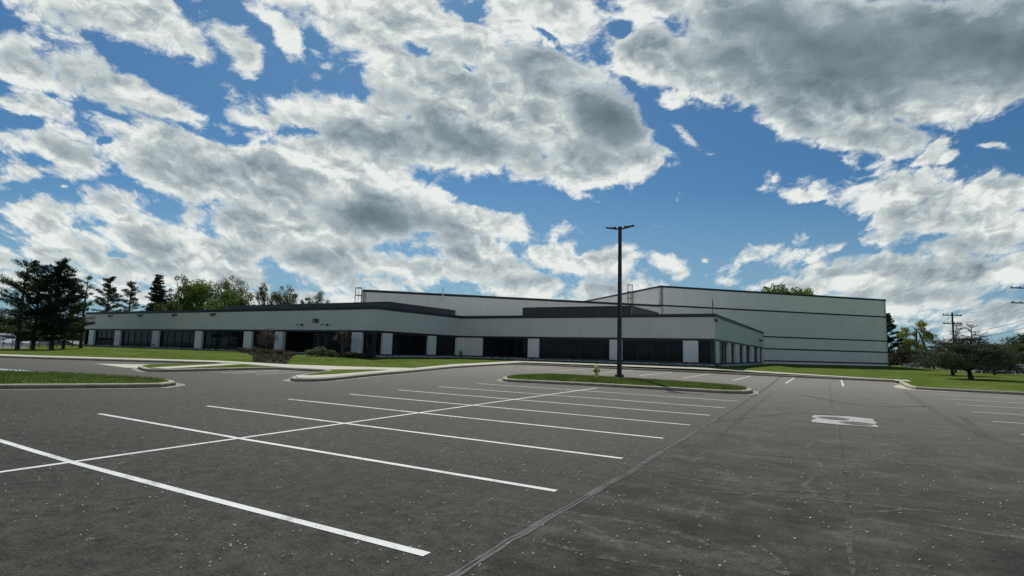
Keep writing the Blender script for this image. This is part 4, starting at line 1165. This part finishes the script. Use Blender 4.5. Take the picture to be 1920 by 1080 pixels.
# leftover: dead leaf-less snag beside spring tree
s, t = at(1737, 100)
r = thing('bare_snag', (s, t, .8), 'bare bent dead tree rising left of the low pines', 'tree')
m = MB(); P = [(0, 0, -.2), (.1, 0, 2), (-.3, -.1, 4.2), (-1.0, -.4, 6.2), (-2.1, -.9, 7.3)]; m.tube(P, [.28, .24, .17, .1, .03], 8)
for k in range(14):
    z = RNG.uniform(2.6, 7); u = z / 7.3; b = Vector((.1 - max(0, z - 3) * .35, -max(0, z - 3) * .16, z)); limb(m, b, b + Vector((RNG.normal() * 1.1, RNG.normal() * .6, RNG.uniform(-.1, .6))), .05, .01, .2, 3)
m.build('trunk', M_BARK, r)

# ------------------------------------------------------------------ sky, sun
SUN_AZ, SUN_EL = R_(-12), R_(51)      # bearing from the camera's heading
sx = math.sin(SUN_AZ) * math.cos(SUN_EL); sy = math.cos(SUN_AZ) * math.cos(SUN_EL)
gs, gt = to_grid(sx, sy); sun_dir = Vector((gs, gt, math.sin(SUN_EL)))
L_ = bpy.data.lights.new('sun', 'SUN'); L_.energy = 3.7; L_.angle = R_(.55); L_.color = (1, .95, .86)
so = bpy.data.objects.new('sun', L_); COL.objects.link(so); so.rotation_euler = sun_dir.to_track_quat('Z', 'Y').to_euler(); so.location = (0, 0, 60)

w = bpy.data.worlds.new('World'); SC.world = w; w.use_nodes = True
nt = w.node_tree; nt.nodes.clear()
out = nt.nodes.new('ShaderNodeOutputWorld'); bg = nt.nodes.new('ShaderNodeBackground'); bg.inputs[1].default_value = .1
nt.links.new(bg.outputs[0], out.inputs[0])
sky = nt.nodes.new('ShaderNodeTexSky'); sky.sky_type = 'NISHITA'; sky.sun_disc = False
sky.sun_elevation = SUN_EL; sky.sun_rotation = math.atan2(gs, gt); sky.air_density = 1.0; sky.dust_density = .6; sky.ozone_density = 2.0
tc = nt.nodes.new('ShaderNodeTexCoord')
rot = nt.nodes.new('ShaderNodeMapping'); rot.vector_type = 'POINT'; rot.inputs['Rotation'].default_value = (0, 0, -YAW)
nt.links.new(tc.outputs['Generated'], rot.inputs['Vector'])
sp = nt.nodes.new('ShaderNodeSeparateXYZ'); nt.links.new(rot.outputs[0], sp.inputs[0])
ay = math_(nt, 'ADD', math_(nt, 'ABSOLUTE', sp.outputs[1]), .0)
ay = math_(nt, 'MAXIMUM', ay, .12)
U = math_(nt, 'DIVIDE', sp.outputs[0], ay); Vv = math_(nt, 'DIVIDE', math_(nt, 'MAXIMUM', sp.outputs[2], 0), ay)
# cloud noise coordinates: finer toward the horizon
vo = math_(nt, 'ADD', Vv, .62)
q1 = math_(nt, 'DIVIDE', U, vo); q2 = math_(nt, 'MULTIPLY', math_(nt, 'LOGARITHM', vo, math.e), -1.3)
cq = nt.nodes.new('ShaderNodeCombineXYZ'); nt.links.new(q1, cq.inputs[0]); nt.links.new(q2, cq.inputs[1])
def wnoise(scale, detail, rough, vec, off=(0, 0, 0), dist=0.):
    mp = nt.nodes.new('ShaderNodeMapping'); mp.inputs['Location'].default_value = off
    nt.links.new(vec, mp.inputs['Vector'])
    n = nt.nodes.new('ShaderNodeTexNoise'); n.noise_dimensions = '3D'; n.inputs['Scale'].default_value = scale
    n.inputs['Detail'].default_value = detail; n.inputs['Roughness'].default_value = rough; n.inputs['Distortion'].default_value = dist
    nt.links.new(mp.outputs[0], n.inputs['Vector'])
    return n
wn = wnoise(3.2, 8, .62, cq.outputs[0], (3, 1, 0))
ws_ = nt.nodes.new('ShaderNodeVectorMath'); ws_.operation = 'SUBTRACT'; nt.links.new(wn.outputs['Color'], ws_.inputs[0]); ws_.inputs[1].default_value = (.5, .5, .5)
wsc = nt.nodes.new('ShaderNodeVectorMath'); wsc.operation = 'SCALE'; nt.links.new(ws_.outputs[0], wsc.inputs[0])
nt.links.new(math_(nt, 'MULTIPLY', vo, .12), wsc.inputs['Scale'])
uv = nt.nodes.new('ShaderNodeCombineXYZ'); nt.links.new(U, uv.inputs[0]); nt.links.new(Vv, uv.inputs[1])
uvw = nt.nodes.new('ShaderNodeVectorMath'); uvw.operation = 'ADD'; nt.links.new(uv.outputs[0], uvw.inputs[0]); nt.links.new(wsc.outputs[0], uvw.inputs[1])
uvs = nt.nodes.new('ShaderNodeSeparateXYZ'); nt.links.new(uvw.outputs[0], uvs.inputs[0])
def P2UV(px, py):
    d = view_ray(px, py)[0]; return d.x / d.y, d.z / d.y
CHAIN = [None]
def blob(px, py, rx, ry, ang, k=1.):
    # each lobe takes the running result as its third coordinate (scaled away), so that the nodes are evaluated one after another
    u, v = P2UV(px, py)
    rx, ry = rx / FPX, ry / FPX * 1.04
    c = nt.nodes.new('ShaderNodeCombineXYZ'); nt.links.new(uvs.outputs[0], c.inputs[0]); nt.links.new(uvs.outputs[1], c.inputs[1])
    if CHAIN[0] is not None: nt.links.new(CHAIN[0], c.inputs[2])
    m = nt.nodes.new('ShaderNodeMapping'); m.vector_type = 'TEXTURE'
    m.inputs['Location'].default_value = (u, v, 0); m.inputs['Rotation'].default_value = (0, 0, -R_(ang)); m.inputs['Scale'].default_value = (rx, ry, 1e5)
    nt.links.new(c.outputs[0], m.inputs['Vector'])
    l = nt.nodes.new('ShaderNodeVectorMath'); l.operation = 'LENGTH'; nt.links.new(m.outputs[0], l.inputs[0])
    s = max(.3, min(ry * 12, 1.1)) * k
    return math_(nt, 'MULTIPLY_ADD', l.outputs['Value'], -s, s)     # s*(1-r)
def union(lst):
    acc = None
    for b in lst:
        x = blob(*b); acc = x if acc is None else math_(nt, 'MAXIMUM', acc, x)
        CHAIN[0] = acc
    return acc
CL = [(190, 15, 210, 70, 12), (330, 70, 60, 40, 40), (410, 55, 110, 28, 42), (545, 85, 95, 34, 48), (600, 10, 130, 25, 10), (720, 40, 190, 75, 18),
      (60, 130, 130, 34, 25), (200, 165, 170, 42, 27), (330, 215, 120, 32, 25), (100, 210, 160, 28, 20), (250, 240, 120, 24, 22),
      (110, 285, 170, 42, 8), (330, 290, 150, 60, 12), (420, 330, 260, 75, 15), (230, 375, 95, 22, 8), (560, 230, 150, 35, 15), (620, 330, 200, 70, 15),
      (900, 190, 260, 130, 18), (860, 70, 140, 60, 15), (1020, 110, 160, 60, 20), (1100, 230, 130, 105, 30), (1180, 300, 85, 42, 10), (1050, 320, 170, 45, 10), (1250, 290, 25, 14, 20), (760, 250, 200, 70, 12), (1100, 372, 60, 16, 15),
      (700, 400, 210, 75, 14), (820, 430, 150, 65, 12), (920, 420, 100, 32, 15), (500, 420, 180, 50, 12), (620, 490, 240, 50, 8), (900, 480, 130, 55, 8),
      (1190, 90, 110, 70, 25), (1400, 40, 250, 90, 12), (1700, 70, 320, 110, 4), (1450, 150, 170, 60, 25), (1620, 230, 150, 62, 10), (1720, 190, 110, 30, -10), (1510, 215, 70, 40, 30), (1880, 170, 110, 30, 0),
      (1545, 378, 85, 13, 6), (1660, 390, 130, 28, 12), (1780, 400, 190, 62, 10), (1880, 370, 110, 50, -20), (1690, 335, 62, 26, 35), (1800, 455, 190, 35, 0),
      (1475, 485, 52, 27, 0), (1530, 480, 26, 14, 10), (1560, 510, 90, 30, 5), (1680, 500, 150, 38, 8), (1850, 500, 160, 50, -6), (1700, 550, 330, 28, 2), (1850, 590, 260, 22, 0), (1390, 534, 60, 16, 0), (1540, 540, 140, 28, 4), (1720, 600, 160, 16, 2),
      (1250, 494, 48, 21, 6), (1323, 486, 11, 5, 0), (1090, 430, 56, 18, 5), (1290, 258, 52, 14, 38), (1268, 182, 34, 26, 10), (1860, 290, 34, 8, 15), (1760, 300, 30, 12, -20),
      (1105, 490, 92, 45, 4), (1020, 470, 70, 40, 15), (990, 520, 130, 30, 4), (1160, 530, 60, 18, 10), (1110, 552, 90, 14, -6), (1020, 552, 40, 12, 0), (700, 525, 80, 30, 20), (900, 535, 60, 8, 2),
      (70, 430, 130, 34, 4), (260, 440, 105, 46, 18), (60, 480, 190, 30, 2), (230, 510, 180, 28, 3), (420, 470, 130, 40, 10), (400, 520, 170, 24, 4), (590, 548, 110, 16, 4), (6, 340, 16, 8, 0), (112, 362, 14, 6, 0), (150, 545, 160, 16, 2), (760, 556, 110, 8, 0), (640, 560, 60, 12, 0)]
CL += [(1540, 120, 240, 120, 10, 1.5), (1380, 110, 150, 70, 20, 1.3), (1700, 180, 200, 60, 0, 1.2), (1130, 545, 130, 26, -4, 1.2), (1060, 500, 60, 24, 0), (1560, 560, 120, 22, 0, 1.2), (40, 115, 90, 30, 20), (1870, 90, 260, 110, 0), (1000, 30, 190, 60, 10), (1300, 120, 120, 50, 20), (60, 320, 110, 28, 5), (20, 200, 60, 22, 15), (480, 330, 200, 90, 10), (1860, 430, 130, 60, 0), (1780, 520, 200, 40, 0), (1620, 575, 300, 28, 0),
       (120, 400, 60, 20, 0), (300, 480, 250, 60, 5), (80, 530, 180, 26, 0), (1090, 545, 200, 22, 0), (840, 510, 160, 30, 5), (450, 560, 260, 14, 0)]
HO = [(1158, 58, 38, 22, 10, 1.6), (765, 78, 62, 16, 18, 1.4), (860, 110, 30, 14, 40, 1.4), (885, 22, 30, 18, -30, 1.3), (1005, 55, 55, 13, 38, 1.5), (435, 262, 85, 24, 12, 1.5), (215, 222, 70, 13, 22, 1.5), (183, 268, 18, 12, 0, 1.2),
      (30, 232, 70, 16, 8, 1.4), (660, 145, 26, 30, 30, 1.3), (560, 300, 34, 14, 10, 1.), (1010, 395, 200, 26, 12, 1.3), (1090, 460, 30, 14, -40, 1.2), (510, 275, 40, 16, 0, 1.), (1170, 160, 12, 24, -60, .8), (210, 487, 40, 8, 0, 1.2), (470, 535, 60, 12, 5, 1.2)]
cl = union(CL); cl = math_(nt, 'MAXIMUM', cl, -.6)
ho = union(HO); ho = math_(nt, 'MAXIMUM', ho, 0)
# beyond the frame: cloud cover added behind the camera
behind = maprange(nt, sp.outputs[1], -.1, .2, .10, 0)      # unseen cloud thickened behind the camera to brighten the walls facing it
cl = math_(nt, 'ADD', cl, behind)
n1 = wnoise(7.0, 12, .58, cq.outputs[0], (0, 0, 0), .3)
n2 = wnoise(7.0, 4, .5, cq.outputs[0], (-.010, .026, 0), .3)          # same field, shifted toward the sun
n1s = wnoise(7.0, 4, .5, cq.outputs[0], (0, 0, 0), .3)
# cauliflower billows: fractal cells on warped coordinates
wb = wnoise(9, 5, .6, cq.outputs[0], (9, 4, 2))
wb1 = nt.nodes.new('ShaderNodeVectorMath'); wb1.operation = 'MULTIPLY_ADD'; nt.links.new(wb.outputs['Color'], wb1.inputs[0]); wb1.inputs[1].default_value = (.13, .13, 0); nt.links.new(cq.outputs[0], wb1.inputs[2])
def billow(off):
    mp = nt.nodes.new('ShaderNodeMapping'); mp.inputs['Location'].default_value = off; nt.links.new(wb1.outputs[0], mp.inputs['Vector'])
    v = nt.nodes.new('ShaderNodeTexVoronoi'); v.voronoi_dimensions = '2D'; v.feature = 'F1'; v.normalize = False
    v.inputs['Scale'].default_value = 8.5; v.inputs['Detail'].default_value = 4; v.inputs['Roughness'].default_value = .55; v.inputs['Lacunarity'].default_value = 2.3
    nt.links.new(mp.outputs[0], v.inputs['Vector'])
    return math_(nt, 'MULTIPLY', v.outputs['Distance'], -.5)
b1 = billow((0, 0, 0)); b2 = billow((-.006, .018, 0))
nn = math_(nt, 'SUBTRACT', n1.outputs['Fac'], .5)
ns = math_(nt, 'SUBTRACT', n1s.outputs['Fac'], .5)
nf = math_(nt, 'ADD', b1, .42)
dens = math_(nt, 'SUBTRACT', math_(nt, 'ADD', cl, .10), math_(nt, 'MULTIPLY', ho, 1.2))
dens = math_(nt, 'ADD', dens, math_(nt, 'MULTIPLY', nn, 1.25))
dens = math_(nt, 'ADD', dens, math_(nt, 'MULTIPLY', nf, .95))
dens = math_(nt, 'ADD', dens, maprange(nt, Vv, .02, .14, .12, 0))
alpha = maprange(nt, dens, .0, .3, 0, 1, True)
relief = math_(nt, 'SUBTRACT', n1s.outputs['Fac'], n2.outputs['Fac'])
relief2 = math_(nt, 'SUBTRACT', b1, b2)
DK = [(1850, 60, 330, 150, 0, 1.0), (1580, 90, 420, 120, 4, .9), (1960, 60, 260, 200, 0, 1.2), (1350, 60, 140, 45, 15, 1.2), (1150, 220, 120, 80, 35, 1.3), (1000, 130, 110, 40, 20, .8), (900, 270, 260, 42, 8, 1.3), (760, 180, 100, 45, 30, 1.1), (800, 100, 60, 24, 0, .8), (1110, 290, 120, 35, 8, 1.3),
      (740, 430, 170, 52, 8, 1.5), (640, 370, 140, 26, 12, 1.1), (150, 145, 150, 32, 25, 1.3), (260, 190, 110, 20, 27, 1.1), (610, 255, 100, 22, 18, 1.2), (280, 460, 85, 32, 14, 1.5), (560, 480, 210, 28, 6, 1.4), (90, 492, 150, 16, 2, 1.3),
      (1760, 450, 190, 34, 3, 1.3), (1630, 250, 110, 34, 5, 1.2), (1580, 478, 60, 10, 3, .9), (1800, 560, 260, 26, 2, 1.2), (1110, 525, 90, 16, 2, 1.2), (900, 522, 100, 14, 2, 1.3), (360, 340, 180, 20, 12, .9), (250, 320, 70, 18, 10, .7), (470, 400, 140, 20, 10, 1.0), (420, 350, 70, 20, 5, .8),
      (1250, 506, 32, 7, 4, .8), (1480, 498, 36, 10, 4, .7), (1700, 515, 130, 10, 4, .8), (1900, 140, 120, 50, 0, 1.4), (50, 300, 90, 16, 8, .6), (670, 510, 110, 16, 6, 1.2), (1660, 600, 200, 12, 0, .6)]
dk = union(DK); dk = math_(nt, 'MAXIMUM', dk, -.2)
gray = math_(nt, 'ADD', math_(nt, 'MULTIPLY', dk, .56), .22)
gray = math_(nt, 'ADD', gray, math_(nt, 'MULTIPLY', ns, .55))
calm = maprange(nt, dk, 0, .8, 1, .3)         # deep undersides are smooth
rl = math_(nt, 'ADD', math_(nt, 'MULTIPLY', relief, 2.4), math_(nt, 'MULTIPLY', relief2, 1.35))
gray = math_(nt, 'SUBTRACT', gray, math_(nt, 'MULTIPLY', rl, calm))
gray = math_(nt, 'ADD', gray, math_(nt, 'MULTIPLY', maprange(nt, dens, .2, 1.3), .38))
thin = maprange(nt, dens, .05, .45, .15, 1)
gray = math_(nt, 'MULTIPLY', gray, thin)
gray = math_(nt, 'MULTIPLY', gray, .92)
cr = ramp(nt, gray, [(.0, (8.2, 8.5, 8.2)), (.14, (6.2, 6.75, 6.65)), (.34, (4.1, 4.75, 5.0)), (.65, (2.4, 3.05, 3.45)), (1.0, (1.3, 1.75, 2.0))])
cr_n = [n for n in nt.nodes if n.type == 'VALTORGB'][-1]
# clouds toward the top right corner are thicker and darker, low ones veiled by air
lowv = maprange(nt, Vv, .0, .16, 1, 0)
skyc = mixc(nt, 1, sky.outputs[0], (.27, .49, .63), 'MULTIPLY')
cm = mixc(nt, math_(nt, 'MULTIPLY', lowv, .32), cr, (5.6, 6.5, 6.9))
skyc = mixc(nt, math_(nt, 'MULTIPLY', maprange(nt, Vv, .0, .3, 1, 0), .75), skyc, (3.0, 4.5, 5.7))
fin = mixc(nt, alpha, skyc, cm)
nt.links.new(fin, bg.inputs[0])
w.cycles.sampling_method = 'MANUAL'; w.cycles.sample_map_resolution = 512

# ------------------------------------------------------------------ camera
_, ri, upv, fw = view_ray(960, 540)
def g3(v): a, b = to_grid(v.x, v.y); return Vector((a, b, v.z))
ri, upv, fw = g3(ri), g3(upv), g3(fw)
cam = bpy.data.cameras.new('camera'); co = bpy.data.objects.new('camera', cam); COL.objects.link(co)
co.matrix_world = Matrix(((ri.x, upv.x, -fw.x, 0), (ri.y, upv.y, -fw.y, 0), (ri.z, upv.z, -fw.z, EYE), (0, 0, 0, 1)))
cam.sensor_width = 36; cam.lens = FPX / 1920 * 36; cam.clip_end = 12000; cam.clip_start = .05
SC.camera = co
SC.view_settings.view_transform = 'Standard'; SC.view_settings.look = 'None'; SC.view_settings.exposure = 0; SC.view_settings.gamma = 1
SC.render.resolution_x = 1024; SC.render.resolution_y = 576
